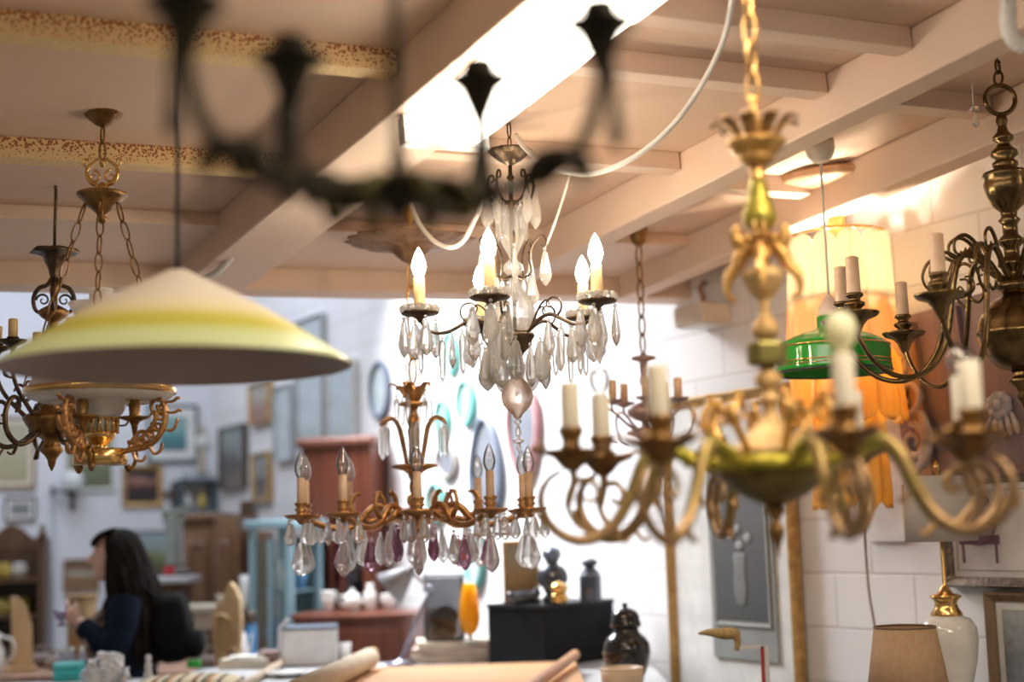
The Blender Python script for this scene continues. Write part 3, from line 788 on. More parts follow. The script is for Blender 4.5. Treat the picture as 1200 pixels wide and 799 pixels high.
b = MB().lathe(A.pr([(2,322),(5,340),(3,356),(14,362),(19,366),(14,372),(6,377),(5,382),(9,388),(14,396),(22,403),(24,408),(8,410),(6,430),(10,440),(6,455),(8,468),(12,474),(16,476),(14,480),(31,486),(34,490),(30,497),(24,506),(14,513),(9,517),(11,523),(14,528),(8,534),(5,539),(4,545),(.5,552)]), 24)
b.build('body', m_oldbrass, t)
for j in range(6):
    arm = MB()
    arm.tube([Vector((r*k,0,z(y))) for r, y in ((20,505),(36,518),(54,522),(70,510),(74,490),(66,472),(56,470),(52,480),(58,486))], [.008,.008,.007,.004], 8, 4)
    arm.tube([Vector((r*k,0,z(y))) for r, y in ((28,490),(40,478),(54,462),(62,446),(64,430),(64,412))], [.007,.006,.006], 8, 4)
    arm.tube([Vector((r*k,0,z(y))) for r, y in ((44,474),(34,466),(32,454),(40,450),(44,458))], [.006,.005,.003], 7, 4)
    for pts in (((54,522),(62,534),(70,532)), ((72,500),(84,500),(88,492)), ((62,448),(74,446),(78,436))):
        arm.leaf([(r*k,0,z(y)) for r, y in pts], [.006,.009,.002], .003)
    o = arm.build('scroll_arm', m_bronze, t, rot=(0,0,R(60*j+5)))
    MB().lathe([(q*k, z(y)) for q, y in ((2,418),(5,412),(14,408),(16,405),(6,407),(7,402),(5,402))], 16, tr(64*k,0,0)).build('drip_pan', m_bronze, o)
    MB().lathe([(q*k, z(y)) for q, y in ((5.5,404),(5.5,382),(4,381))], 12, tr(64*k,0,0)).build('candle_sleeve', m_sleeve, o)

# ---------------------------------------------------------------- near dark chandelier at the top, far out of focus
A = Ax(467, 215, 1.48); k = A.k; z = A.z
t = thing('iron_chandelier', 'blurred near-black chandelier at the top with tulip-shaped candle cups', 'chandelier', A.o)
cz = ceil_z(A.o.x, A.o.y)-A.o.z
MB().lathe([(6*k,cz),(6*k,z(0)),(7*k,z(60)),(6*k,z(150)),(9*k,z(180)),(13*k,z(190)),(9*k,z(198)),(24*k,z(208)),(44*k,z(214)),(58*k,z(222)),(56*k,z(232)),(34*k,z(240)),(14*k,z(246)),(9*k,z(256)),(3*k,z(266))], 24).build('stem', m_iron, t)
zc = z(52)
for px, py in ((217, 4), (340, 68), (561, 92), (703, 26)):
    # depth at which the cup rim stands at one common height
    rr = ray(px, py); d = (zc + A.o.z - EYE.z)/rr.z; q = EYE+rr*d-A.o
    rad = math.hypot(q.x, q.y); a = math.atan2(q.y, q.x); s = A.d/FPX
    def Z(dy): return zc - dy*s
    arm = MB().tube([(rad,0,Z(48)),(rad*.985,0,Z(80)),(rad*.93,0,Z(125)),(rad*.8,0,Z(165)),(rad*.6,0,Z(185)),(rad*.35,0,Z(188)),(30*s,0,z(226))], [.006,.008,.0085,.0085,.010,.010], 10, 5)
    o = arm.build('arm', m_iron, t, rot=(0,0,a))
    cup = MB().lathe([(q_*s, Z(y)) for q_, y in ((5,70),(12,54),(20,34),(28,14),(41,4),(45,0),(41,-2),(24,-6),(23,-20),(20,-26),(12,-26))], 20, tr(rad,0,0))
    cup.build('candle_cup', m_iron, o)
    MB().lathe([(q_*s, Z(y)) for q_, y in ((4,50),(6,70),(6,90),(8,120),(10,138),(7,148),(.5,152))], 12, tr(rad+.012,0,0)).build('drop_finial', m_iron, o)
    b = MB()
    for j in range(6):
        M = tr(rad*.78,0,Z(166)) @ rotz(R(60*j))
        b.leaf([(0,0,0),(18*s,0,.014),(32*s,0,.006),(42*s,0,-.012)], [.010,.018,.014,.003], .006, M=M)
    b.build('leaf_rosette', m_iron, o)
b = MB()
for a in (25, 70, 115, 160, 205, 250, 295, 340):
    M = rotz(R(a))
    b.tube([Vector((r*k,0,z(y))) for r, y in ((20,214),(50,216),(76,226),(92,240),(84,250),(66,244))], [.007,.008,.007,.004], 8, 4, M=M)
b.build('hub_scrolls', mat('olive_brass', (.10,.09,.02), .45, .7, col2=(.05,.035,.015), scale=18), t)

# ---------------------------------------------------------------- white conical pendant
A = Ax(208, 430, 2.6); k = A.k; z = A.z
t = thing('pendant_lamp', 'large cream conical pendant shade with a yellow-green rim', 'lamp', A.o)
cz = ceil_z(A.o.x, A.o.y)-A.o.z
def make_shade():
    m, nt, b = _nodes('cream_enamel_green_rim')
    tc = nt.nodes.new('ShaderNodeTexCoord'); sp = nt.nodes.new('ShaderNodeSeparateXYZ')
    nt.links.new(tc.outputs['Object'], sp.inputs[0])
    mr = nt.nodes.new('ShaderNodeMapRange'); mr.inputs[1].default_value = z(427); mr.inputs[2].default_value = z(335)
    nt.links.new(sp.outputs['Z'], mr.inputs[0])
    cr = nt.nodes.new('ShaderNodeValToRGB'); e = cr.color_ramp.elements
    e[0].position = 0; e[0].color = (.68,.78,.44,1); e[1].position = 1; e[1].color = (.97,.90,.78,1)
    for p_, c_ in ((.16,(.68,.80,.42,1)),(.30,(.62,.60,.08,1)),(.40,(.70,.64,.12,1)),(.56,(.96,.88,.58,1)),(.75,(.97,.90,.76,1))):
        x_ = e.new(p_); x_.color = c_
    nt.links.new(mr.outputs[0], cr.inputs[0]); nt.links.new(cr.outputs[0], b.inputs['Base Color'])
    b.inputs['Roughness'].default_value = .35
    return m
out = [(7,316),(11,317),(20,321),(40,331),(64,343),(92,357),(125,377),(150,393),(178,411),(197,424),(203.5,429)]
MB().lathe(A.pr(out)+A.pr([(203,431)]), 72, cap=False).build('shade', make_shade(), t)
MB().lathe(A.pr([(202.5,431),(196,426.5),(177,413.5),(149,396),(124,380),(91,360),(63,346),(39,334),(20,325),(6,322)]), 72, cap=False).build('shade_lining', mat('shaded_mauve_lining', (.42,.33,.31), .5, col2=(.36,.28,.27), scale=4), t)  # shading of the underside is painted into the lining colour
MB().lathe(A.pr([(3,312),(6,314),(8,318),(5,321)]), 16).build('cap', mat('black_fitting', (.03,.03,.03), .4), t)
MB().tube([(0,0,z(316)),(0,0,cz)], .0042, 8).build('cord', mat('dark_cord', (.04,.035,.03), .6), t)
MB().lathe(A.pr([(5,324),(11,332),(12,352),(9,358)]), 14).build('lamp_holder', mat('black_fitting', (.03,.03,.03), .4), t)

# ---------------------------------------------------------------- green glass pendant
A = Ax(976, 430, 4.42); k = A.k; z = A.z
t = thing('pendant_lamp', 'small glossy green glass pendant shade hung from a white ceiling rose', 'lamp', A.o)
cz = ceil_z(A.o.x, A.o.y)-A.o.z
MB().lathe([(17*k,cz),(17.5*k,cz-10*k),(15*k,cz-19*k),(10*k,cz-25*k),(4*k,cz-27*k)], 24).build('ceiling_rose', mat('cream_plastic', (.83,.74,.64), .4), t)
MB().tube([(0,0,cz-26*k),(0,0,z(352))], .004, 8).build('cord', m_cord, t)
MB().lathe(A.pr([(3,346),(8,352),(13,360),(14,368),(13,374)]), 18).build('socket_cover', mat('pale_pink_fitting', (.85,.66,.58), .4), t)
m_green = translucent('green_cased_glass', (.05,.50,.06), (.04,.42,.05), 4, .08, .3)
b = MB().lathe(A.pr([(13,370),(15.5,371),(15.5,384),(22,387),(34,390),(48,395),(60,401),(66,406),(67,411),(67,428),(68,432),(68,436),(66,436),(65,430),(65,410),(58,404),(46,398),(32,393),(20,390),(13,386)]), 48, cap=False)
b.build('glass_shade', m_green, t)
b = MB()
b.torus((0,0,z(407)), 66.3*k, 1.2*k, seg=48, rseg=6); b.torus((0,0,z(425)), 67.2*k, 1.0*k, seg=48, rseg=6); b.torus((0,0,z(429)), 67.4*k, .7*k, seg=48, rseg=6)
b.build('gold_bands', m_polbrass, t)
MB().torus((0,0,z(436)), 67.5*k, 1.8*k, seg=48, rseg=6).build('dark_rim', mat('dark_green_rim', (.02,.05,.035), .3), t)

# ---------------------------------------------------------------- amber glass leaf lamp
A = Ax(990, 420, 4.86); k = A.k; z = A.z
t = thing('glass_leaf_lamp', 'big glowing amber lamp of long hanging glass leaves', 'lamp', A.o)
cz = ceil_z(A.o.x, A.o.y)-A.o.z
MB().lathe([(72*k,cz),(76*k,cz-5*k),(72*k,cz-12*k),(20*k,cz-16*k)], 48).build('ceiling_plate', wood('beech_plate', (.62,.40,.24), (.48,.28,.16), 3), t)
MB().lathe([(12*k,cz-14*k),(10*k,z(290)),(14*k,z(300)),(10*k,z(540)),(3*k,z(560))], 16).build('stem', m_polbrass, t)
m_amber = translucent('amber_ribbed_glass', (1,.80,.36), (.97,.66,.20), 9, .12, .66)
m_clearleaf = translucent('frosted_clear_glass', (.96,.90,.76), None, 9, .15, .6)
def glass_leaf(L, W, curl):
    b = MB(); n, mcol = 24, 9
    vs, fs = [], []
    for side in (0, 1):
        for i in range(n+1):
            v = i/n
            w = W*(.80+.20*math.sin(PI*min(1,v*1.1)*.5))*(math.sqrt(max(.02,1-(1-v/.10)**2)) if v < .10 else 1)*(1 if v < .86 else math.sqrt(max(0,1-((v-.86)/.14)**2))*.98+.02)
            for j in range(mcol):
                u = j/(mcol-1)*2-1
                x = u*w/2
                y = -(u*u)*W*.12 + .004*math.cos(u*PI*3) + curl*v*v + (side*-.005)
                vs.append((y, x, -L*v))
    S = (n+1)*mcol
    for i in range(n):
        for j in range(mcol-1):
            a = i*mcol+j
            fs.append((a, a+1, a+mcol+1, a+mcol)); fs.append((S+a, S+a+mcol, S+a+mcol+1, S+a+1))
    for i in range(n):
        a = i*mcol; fs.append((a, a+mcol, S+a+mcol, S+a)); a += mcol-1; fs.append((a, S+a, S+a+mcol, a+mcol))
    for j in range(mcol-1):
        a = j; fs.append((a, S+a, S+a+1, a+1)); a += n*mcol; fs.append((a, a+1, S+a+1, S+a))
    return b.add(vs, fs, True)
def ring_of(n, r, y, L, W, curl, m_, name, off=0.):
    first = None
    for j in range(n):
        a = 2*PI*j/n+off
        if first is None: o = first = glass_leaf(L*k, W*k, curl*k).build(name, m_, t)
        else: o = first.copy(); COL.objects.link(o); o.parent = t
        o.location = (r*k*math.cos(a), r*k*math.sin(a), z(y)+random.uniform(-.006,.006)); o.rotation_euler = (0,0,a)
ring_of(12, 60, 276, 150, 34, 10, m_clearleaf, 'clear_glass_leaf')
ring_of(11, 60, 352, 145, 37, 8, m_amber, 'amber_glass_leaf', .2)
ring_of(9, 40, 420, 175, 34, 6, m_amber, 'amber_glass_leaf', .1)
for q in range(3):
    MB().torus((0,0,z((276,352,420)[q])), (54,58,34)[q]*k, 2*k, seg=36, rseg=6).build('leaf_ring', m_polbrass, t)
for j in range(4):
    a = PI/2*j+.5
    MB().ell((24*k*math.cos(a), 24*k*math.sin(a), z(318)), (.022,.022,.03)).build('bulb', emitter('warm_bulb', (1,.86,.66), 520), t)
    MB().ell((18*k*math.cos(a+.7), 18*k*math.sin(a+.7), z(420)), (.02,.02,.028)).build('bulb', MATS['warm_bulb'] if 0 else emitter('warm_bulb_low', (1,.84,.6), 150), t)

# ---------------------------------------------------------------- small chandelier hanging behind
A = Ax(756, 470, 5.2); k = A.k; z = A.z
t = thing('small_chandelier', 'small pink-grey metal chandelier on a long chain behind the gilt one', 'chandelier', A.o)
cz = ceil_z(A.o.x, A.o.y)-A.o.z
m_dusty = mat('dusty_pink_metal', (.48,.34,.31), .5, .5, col2=(.34,.24,.23), scale=20)
MB().lathe([(3*k,cz),(10*k,cz-3*k),(11*k,cz-8*k),(8*k,cz-24*k),(4*k,cz-30*k)], 16, wob=.04, wn=8).build('canopy', m_oldbrass, t)
MB().chain((0,0,cz-29*k), (0,0,z(413)), 24*k, 9*k, 1.4*k).build('chain', m_oldbrass, t)
MB().lathe(A.pr([(2,412),(4,416),(14,418),(15,421),(5,424),(4,440),(6,446),(3,456),(3,470),(14,474),(22,480),(20,487),(12,492),(4,494),(6,500),(22,504),(24,508),(12,513),(5,518),(8,526),(2,536)]), 22).build('stem', m_dusty, t)
for j in range(5):
    a = R(72*j+195)
    b = MB().tube([Vector((r*k,0,z(y))) for r, y in ((10,505),(24,496),(40,482),(52,480),(58,492),(50,512),(36,518))], [.006,.005,.004], 7, 4)
    b.tube([Vector((r*k,0,z(y))) for r, y in ((40,483),(42,476),(40,470))], .005, 7)
    o = b.build('arm', m_dusty, t, rot=(0,0,a))
    MB().lathe([(q*k, z(y)) for q, y in ((3,474),(12,470),(13,468),(5,469))], 14, tr(40*k,0,0)).build('drip_pan', m_dusty, o)
    MB().lathe([(q*k, z(y)) for q, y in ((5,470),(5,446),(3,445))], 12, tr(40*k,0,0)).build('candle_sleeve', m_sleevet, o)
# ================================================================ things beyond the chandeliers
def art(name, stops, nscale=6., namt=.25, axis='Z', rough=.6, h=1.):
    """A painted picture: a vertical colour ramp broken up by noise (object space, 0..h)."""
    m, nt, b = _nodes(name)
    tc = nt.nodes.new('ShaderNodeTexCoord'); sp = nt.nodes.new('ShaderNodeSeparateXYZ')
    nt.links.new(tc.outputs['Object'], sp.inputs[0])
    n = nt.nodes.new('ShaderNodeTexNoise'); n.inputs['Scale'].default_value = nscale; n.inputs['Detail'].default_value = 5
    nt.links.new(tc.outputs['Object'], n.inputs['Vector'])
    dv = nt.nodes.new('ShaderNodeMath'); dv.operation = 'DIVIDE'; dv.inputs[1].default_value = h
    nt.links.new(sp.outputs[axis], dv.inputs[0])
    sb = nt.nodes.new('ShaderNodeMath'); sb.operation = 'SUBTRACT'; sb.inputs[1].default_value = .5
    nt.links.new(n.outputs['Fac'], sb.inputs[0])
    ma = nt.nodes.new('ShaderNodeMath'); ma.operation = 'MULTIPLY_ADD'; ma.inputs[1].default_value = namt*4
    nt.links.new(sb.outputs[0], ma.inputs[0]); nt.links.new(dv.outputs[0], ma.inputs[2])
    r = nt.nodes.new('ShaderNodeValToRGB'); e = r.color_ramp.elements
    stops = [(p_, tuple(x*.72 for x in c_)) for p_, c_ in stops]
    e[0].position = stops[0][0]; e[0].color = (*stops[0][1],1); e[1].position = stops[-1][0]; e[1].color = (*stops[-1][1],1)
    for p_, c_ in stops[1:-1]: x_ = e.new(p_); x_.color = (*c_,1)
    nt.links.new(ma.outputs[0], r.inputs[0]); nt.links.new(r.outputs[0], b.inputs['Base Color'])
    b.inputs['Roughness'].default_value = rough
    return m

m_fdark = mat('dark_frame_wood', (.10,.07,.05), .4, col2=(.06,.04,.03), scale=10)
m_fblue = mat('slate_frame', (.12,.17,.19), .45, col2=(.08,.12,.14), scale=10)
m_fgold = mat('gilt_frame', (.62,.40,.16), .4, .5, col2=(.42,.25,.09), scale=30, bump=.3, bscale=90)
m_fbrown = wood('walnut_frame', (.34,.17,.08), (.2,.09,.04), 5)
m_fsilver = mat('dark_silver_frame', (.28,.24,.20), .38, .6, col2=(.15,.12,.10), scale=35, bump=.5, bscale=70)
m_mat = mat('picture_mat', (.80,.80,.78), .8)
m_matcream = mat('cream_picture_mat', (.72,.68,.56), .8)

def frame_mesh(w, h, fw, dep, s):
    """A mitred moulding with a stepped section; s is the sign of local y into the room."""
    b = MB()
    sec = [(0,0),(0,dep*.7),(fw*.25,dep),(fw*.6,dep*.8),(fw,dep*.55),(fw,0)]
    cor = [(-w/2,0,1,1),(w/2,0,-1,1),(w/2,h,-1,-1),(-w/2,h,1,-1)]
    vs = []
    for (x, z_, ix, iz) in cor:
        for (i, d) in sec: vs.append((x+ix*i, s*d, z_+iz*i))
    n = len(sec); fs = []
    for c in range(4):
        for j in range(n-1):
            a = c*n+j; b2 = ((c+1) % 4)*n+j
            fs.append((a, b2, b2+1, a+1) if s < 0 else (a, a+1, b2+1, b2))
    return b.add(vs, fs, False)

def picture(wall, x0, y0, x1, y1, fw, fmat, art_m, label, matw=0., matm=None, dep=.03, name='framed_picture', cat='picture', off=.004, group=None, extra=None):
    s = 1 if wall is WR else -1
    ym = (y0+y1)/2; xm = (x0+x1)/2
    a0 = wall.hit(x0, ym, off)[0]; a1 = wall.hit(x1, ym, off)[0]; zt = wall.hit(xm, y0, off)[1]; zb = wall.hit(xm, y1, off)[1]
    w_, h_ = abs(a1-a0), zt-zb
    d = wall.hit(xm, ym, off)[2]; px = d/FPX
    t = thing(name, label, cat, wall.at((a0+a1)/2, zb, off), wall.a, group)
    f = fw*px; mw = matw*px
    frame_mesh(w_, h_, f, dep, s).build('frame', fmat, t)
    y = s*dep*.45
    MB().box((0, s*dep*.15, h_/2), (w_-f, dep*.28, h_-f)).build('backing', m_fdark, t)
    if matw:
        MB().box((0, s*dep*.34, h_/2), (w_-2*f, dep*.08, h_-2*f)).build('picture_mat', matm or m_mat, t)
    aw, ah = w_-2*f-2*mw, h_-2*f-2*mw
    o = MB().box((0, 0, ah/2), (aw, dep*.08, ah)).build('canvas', art_m(ah) if callable(art_m) else art_m, t, loc=(0, s*dep*.44, f+mw))
    if extra: extra(t, w_, h_, f+mw, aw, ah, s*dep*.5)
    return t

sea = lambda h: art('seascape', [(0,(.10,.22,.26)),(.4,(.12,.34,.38)),(.55,(.25,.50,.50)),(1,(.35,.52,.55))], 5, .12, h=h)
land = lambda h: art('landscape', [(0,(.10,.07,.04)),(.35,(.16,.17,.07)),(.55,(.30,.33,.16)),(.75,(.38,.48,.50)),(1,(.50,.60,.66))], 4, .16, h=h)
flower = lambda h: art('flower_still_life', [(0,(.03,.02,.02)),(.45,(.06,.03,.03)),(.6,(.35,.14,.10)),(.72,(.45,.26,.22)),(.8,(.06,.03,.03)),(1,(.03,.02,.02))], 14, .2, h=h)
mapa = lambda h: art('aged_map', [(0,(.50,.45,.28)),(.5,(.60,.54,.36)),(1,(.52,.50,.36))], 10, .2, h=h)
engr = lambda h: art('small_engraving', [(0,(.35,.36,.36)),(.5,(.22,.24,.25)),(1,(.5,.5,.5))], 30, .25, h=h)
green = lambda h: art('green_landscape', [(0,(.16,.18,.10)),(.5,(.24,.27,.15)),(1,(.35,.38,.28))], 6, .2, h=h)
fig = lambda h: art('figure_painting', [(0,(.30,.25,.22)),(.4,(.16,.15,.15)),(.6,(.34,.36,.36)),(1,(.45,.52,.50))], 6, .2, h=h)
plate_art = lambda h: art('brown_cream_painting', [(0,(.30,.17,.08)),(.4,(.36,.22,.12)),(.55,(.62,.58,.48)),(.7,(.30,.18,.10)),(1,(.25,.14,.07))], 5, .15, h=h)
pinkart = lambda h: art('pink_portrait', [(0,(.45,.26,.22)),(.4,(.5,.32,.28)),(.7,(.6,.56,.5)),(1,(.62,.6,.56))], 6, .1, h=h)
picture(WB, -22, 488, 42, 573, 3.5, m_fbrown, mapa, 'brown framed aged map hung at the left edge of the wall', 5, m_matcream)
picture(WB, 5, 582, 42, 610, 2.5, m_fdark, engr, 'tiny dark framed engraving with pale mat', 4)
picture(WB, 76, 500, 134, 575, 3, m_mat, green, 'pale framed green landscape behind the oil-lamp chandelier')
picture(WB, 143, 545, 190, 594, 5, m_fgold, flower, 'small dark flower still life in a thick gold frame')
picture(WB, 172, 474, 232, 542, 4, m_fblue, sea, 'teal seascape print with wide white mat and slate frame', 10)
picture(WB, 74, 655, 116, 692, 2.5, m_fbrown, plate_art, 'brown and cream painting hung low just before the person')
picture(WB, 148, 622, 209, 682, 2.5, m_fdark, land, 'wide landscape painting with trees behind the person')
picture(WR, 262, 499, 291, 573, 2, m_fdark, fig, 'dark framed figure painting nearest the far corner', dep=.05)
picture(WR, 297, 448, 320, 496, 2.5, m_fgold, pinkart, 'gold framed pink portrait high on the side wall', dep=.05)
picture(WR, 301, 530, 320, 588, 4, m_fgold, fig, 'narrow gold framed picture low on the side wall', dep=.05)
m_paleglass = mat('pale_mirror_glass', (.58,.66,.68), .12, .2)
m_fgrey = mat('pale_grey_frame', (.42,.44,.46), .5)
m_fpale = mat('white_frame', (.72,.74,.74), .5)
picture(WR, 326, 452, 347, 540, 1.5, m_fgrey, m_paleglass, 'pale narrow mirror beside the pink portrait', name='wall_mirror', cat='mirror', dep=.05)
picture(WR, 352, 372, 384, 525, 2.5, m_fgrey, m_paleglass, 'tallest pale mirror with grey frame behind the cream shade', name='wall_mirror', cat='mirror', dep=.05)
picture(WR, 389, 425, 421, 526, 2, m_fpale, m_paleglass, 'white framed mirror right of the tallest mirror', name='wall_mirror', cat='mirror', dep=.05)
# the wide gilt frame on the block wall with its dark flower print
grey_print = lambda h: art('grey_flower_print', [(0,(.10,.105,.11)),(.4,(.13,.135,.14)),(.7,(.17,.175,.18)),(1,(.20,.21,.22))], 5, .08, h=h)
def flowers(t, w_, h_, m0, aw, ah, y):
    b = MB()
    zc = ah*.52
    b.lathe([(.0,0),(.026,.01),(.034,.06),(.030,.13),(.036,.19),(.03,.2)], 14, tr(0, y, m0+ah*.12) @ Matrix.Diagonal((1,.05,1,1)))
    b.build('painted_vase', mat('pale_grey_paint', (.36,.36,.35), .7), t)
    for q in range(5):
        b = MB(); c = ((-.05,.45),(.045,.46),(0,.50),(-.02,.42),(.06,.40))[q]
        b.ell((c[0], y, m0+ah*c[1]), (.024,.002,.018), 10, 6); b.build('painted_flower', mat('white_grey_paint', (.55,.54,.52), .7), t)
picture(WR, 789, 458, 938, 835, 13, m_fgold, m_mat, 'tall gilt frame with a dark grey flower print in it', dep=.05, off=.01, name='gilt_picture')
def inner(x0, y0, x1, y1, label):
    pass
_t = [o for o in bpy.data.objects if o.name.startswith('gilt_picture')][0]
a0 = WR.hit(830, 650, .06)[0]; a1 = WR.hit(899, 650, .06)[0]; z0 = WR.hit(865, 737, .06)[1]; z1 = WR.hit(865, 560, .06)[1]
gx = (a0+a1)/2-(_t.location-WR.o).dot(WR.x); gz = z0-_t.location.z; gw, gh = abs(a1-a0), z1-z0
MB().box((gx, .030, gz+gh/2-.03), (gw+.03, .006, gh+.18)).build('grey_mount', mat('mid_grey_card', (.30,.31,.30), .7), _t)
MB().box((0, 0, gh/2), (gw*.90, .004, gh*.94)).build('flower_print', grey_print(gh), _t, loc=(gx, .0355, gz+.02))
b = frame_mesh(gw*.94, gh*.97, .012, .006, 1); b.build('print_border', mat('light_grey_line', (.34,.35,.345), .7), _t, loc=(gx, .0345, gz+.01))
for q in range(4):
    b = MB(); c = ((-.30,.60),(.26,.62),(-.02,.55),(.05,.66))[q]
    b.ell((0,0,0), (.026,.003,.020), 10, 6); b.build('printed_flower', mat('pale_flower_print', (.34,.345,.345), .8), _t, loc=(gx+gw*.5*c[0], .039, gz+gh*c[1]))
MB().lathe([(0,0),(.03,.01),(.042,.07),(.034,.14),(.04,.20),(.03,.21)], 14, Matrix.Diagonal((1,.06,1,1))).build('printed_vase', mat('grey_vase_print', (.21,.215,.215), .8), _t, loc=(gx, .039, gz+gh*.15))

# framed chair print and a plainer frame below it, on the block wall at the right edge
def chair_print(t, w_, h_, m0, aw, ah, y):
    cx = -(aw*.5-.20) if False else .06
    m_ink = mat('plum_ink', (.24,.13,.17), .8)
    b = MB(); pts = [(cx+.075*math.cos(2*PI*q/24), y, m0+ah*.62+.085*math.sin(2*PI*q/24)) for q in range(24)]
    b.sweep(pts, .008, .001, side=(0,1,0), seg=6, closed=True)
    b.build('printed_chair_back', m_ink, t)
    MB().ell((cx, y-.001, m0+ah*.62), (.068,.001,.078), 20, 8).build('printed_cushion', mat('grey_mauve_ink', (.42,.36,.40), .8), t)
    MB().box((cx, y, m0+ah*.40), (.17, .002, .03)).build('printed_seat', m_ink, t)
    for dx in (-.07, .07):
        MB().box((cx+dx, y, m0+ah*.29), (.010, .002, .085)).build('printed_leg', m_ink, t)
    b = MB()
    for z_ in (.07, .93):
        b.box((0, y, m0+ah*z_), (aw*.9, .0015, .003))
    for x_ in (-.45, .45): b.box((aw*x_, y, m0+ah*.5), (.003, .0015, ah*.86))
    b.build('ruled_border', mat('grey_ink', (.40,.38,.38), .8), t)
picture(WR, 1112, 553, 1232, 689, 13, m_fsilver, mat('print_paper', (.80,.77,.76), .8), 'print of a round-backed chair in an ornate dark silver frame', dep=.05, extra=chair_print)
picture(WR, 1168, 694, 1262, 850, 11, wood('dark_oak_frame', (.30,.20,.12), (.18,.11,.06), 5), engr, 'plain brown wooden frame below the chair print', 10, dep=.05)

# pinned blank sheet beside the lamp
a0, zt, d_ = WR.hit(1014, 570, .01); a1, zb, d_ = WR.hit(1062, 634, .01)
t = thing('paper_sheet', 'blank white sheet with a yellowed edge fixed to the block wall', 'paper', WR.at((a0+a1)/2, min(zt,zb), .004), WR.a)
MB().box((0, .004, abs(zt-zb)/2), (abs(a1-a0), .006, abs(zt-zb))).build('sheet', mat('white_card', (.84,.84,.84), .8), t)
MB().box((-abs(a1-a0)/2, .005, abs(zt-zb)/2), (.008, .009, abs(zt-zb))).build('yellow_edge', mat('yellowed_edge', (.72,.56,.28), .7), t)

# carved mauve wood panel hung above
a0, zc_, d_ = WR.hit(1140, 470, .01)
t = thing('wall_carving', 'mauve-brown carved wood panel behind the ball chandelier', 'carving', WR.at(a0, zc_-.17, .008), (0, R(5), WR.a))
m_mauve = wood('mauve_brown_wood', (.27,.20,.22), (.20,.145,.165), 2, .5)
kx = d_/FPX
MB().box((0, .012, .20), (.62, .024, .62)).build('board', m_mauve, t, bevel=.004)
MB().box((.19, .035, .20), (.055, .03, .56)).build('pilaster', wood('tan_wood_strip', (.44,.28,.18), (.34,.20,.12), 3), t, bevel=.006)
MB().box((0, .036, -.085), (.60, .03, .035)).build('bottom_moulding', wood('dark_mauve_wood', (.20,.12,.13), (.14,.08,.09), 3), t, bevel=.008)
MB().box((-.03, .036, .22), (.022, .03, .54)).build('panel_moulding', MATS['dark_mauve_wood'], t, bevel=.006)
m_carv = mat('grey_carved_wood', (.58,.55,.56), .5, col2=(.44,.41,.43), scale=20)
PL = ((1,0,0),(0,0,1))
b = MB().scroll((.225,.045,.23), .085, 1.5, .019, .009, PL, start=PI/2, ccw=-1, n=30, seg=8)
b.scroll((.23,.045,.07), .065, 1.4, .017, .008, PL, start=PI/2, n=26, seg=8)
b.tube([(.225,.045,.315),(.20,.045,.38),(.23,.045,.43),(.26,.045,.40)], [.019,.017,.012,.007], 8, 4)
b.leaf([(.18,.045,.17),(.16,.05,.08),(.19,.05,.0),(.25,.045,-.03)], [.014,.030,.026,.005], .014, side=(1,0,0))
b.build('carved_scroll', m_carv, t)
b = MB()
for q in range(9):
    a = 2*PI*q/9; b.ell((-.15+.035*math.cos(a), .035, .13+.03*math.sin(a)), (.018,.016,.018), 8, 6)
b.ell((-.15,.04,.13), (.022,.02,.022), 10, 7)
for q in range(5):
    b.leaf([(-.15+.02*q-.04,.03,.10),(-.15+.03*q-.06,.04,.06),(-.15+.03*q-.06,.03,.03)], [.008,.012,.003], .008, side=(1,0,0))
b.build('carved_flowers', m_carv, t)

# wall-mounted box by the end of the edge beam
a0, zc_, d_ = WR.hit(826, 370, .06)
t = thing('wall_box', 'cream wall unit with bent bracket under the end of the edge beam', 'box', WR.at(a0, zc_-.045, .0), WR.a)
MB().box((0, .075, .045), (.20, .15, .085)).build('case', mat('cream_plastic2', (.80,.70,.60), .5), t, bevel=.01)
MB().box((0, .075, .001), (.17, .12, .008)).build('lower_cover', mat('white_plastic', (.86,.86,.86), .4), t)
b = MB().tube([(.02,.05,.085),(.02,.05,.13),(.05,.04,.17),(.05,.012,.20)], .012, 8, 3)
b.build('bracket', mat('brown_bracket', (.36,.24,.18), .5), t)

# oval and tall mirrors far along the side wall
def oval(x, y0, y1, wpx, fm, gm, label, name='oval_mirror', pinch=0.):
    ym = (y0+y1)/2
    a0, _, d = WR.hit(x-wpx/2, ym, .004); a1 = WR.hit(x+wpx/2, ym, .004)[0]; z0 = WR.hit(x, y1, .004)[1]; z1 = WR.hit(x, y0, .004)[1]
    t = thing(name, label, 'mirror', WR.at((a0+a1)/2, z0, .004), WR.a)
    w_, h_ = abs(a1-a0)/2, (z1-z0)/2
    pts = []; poly = []
    for q in range(36):
        a = 2*PI*q/36; wv = w_*(1-pinch*math.sin(a))
        pts.append((wv*math.cos(a)*.93, .02, h_+h_*.95*math.sin(a))); poly.append((wv*.9*math.cos(a), h_+h_*.92*math.sin(a)))
    MB().sweep(pts, min(w_,h_)*.13, .02, side=None, seg=8, closed=True).build('frame', fm, t)
    MB().prism(poly, -.018, -.008, Matrix.Rotation(PI/2, 4, 'X')).build('mirror_glass', gm, t)
m_teal = mat('teal_frame_paint', (.09,.34,.30), .5, col2=(.12,.36,.34), scale=8)
m_tealg = mat('greenish_mirror', (.26,.40,.39), .2, .2)
m_greyg = mat('grey_mirror', (.20,.21,.24), .2, .2)
m_darkf = mat('blue_grey_frame', (.13,.16,.22), .5)
m_pinkf = mat('faded_pink_frame', (.50,.26,.27), .5)
oval(448, 424, 491, 22, m_darkf, m_paleglass, 'oval mirror with a blue-grey frame right of the white mirrors')
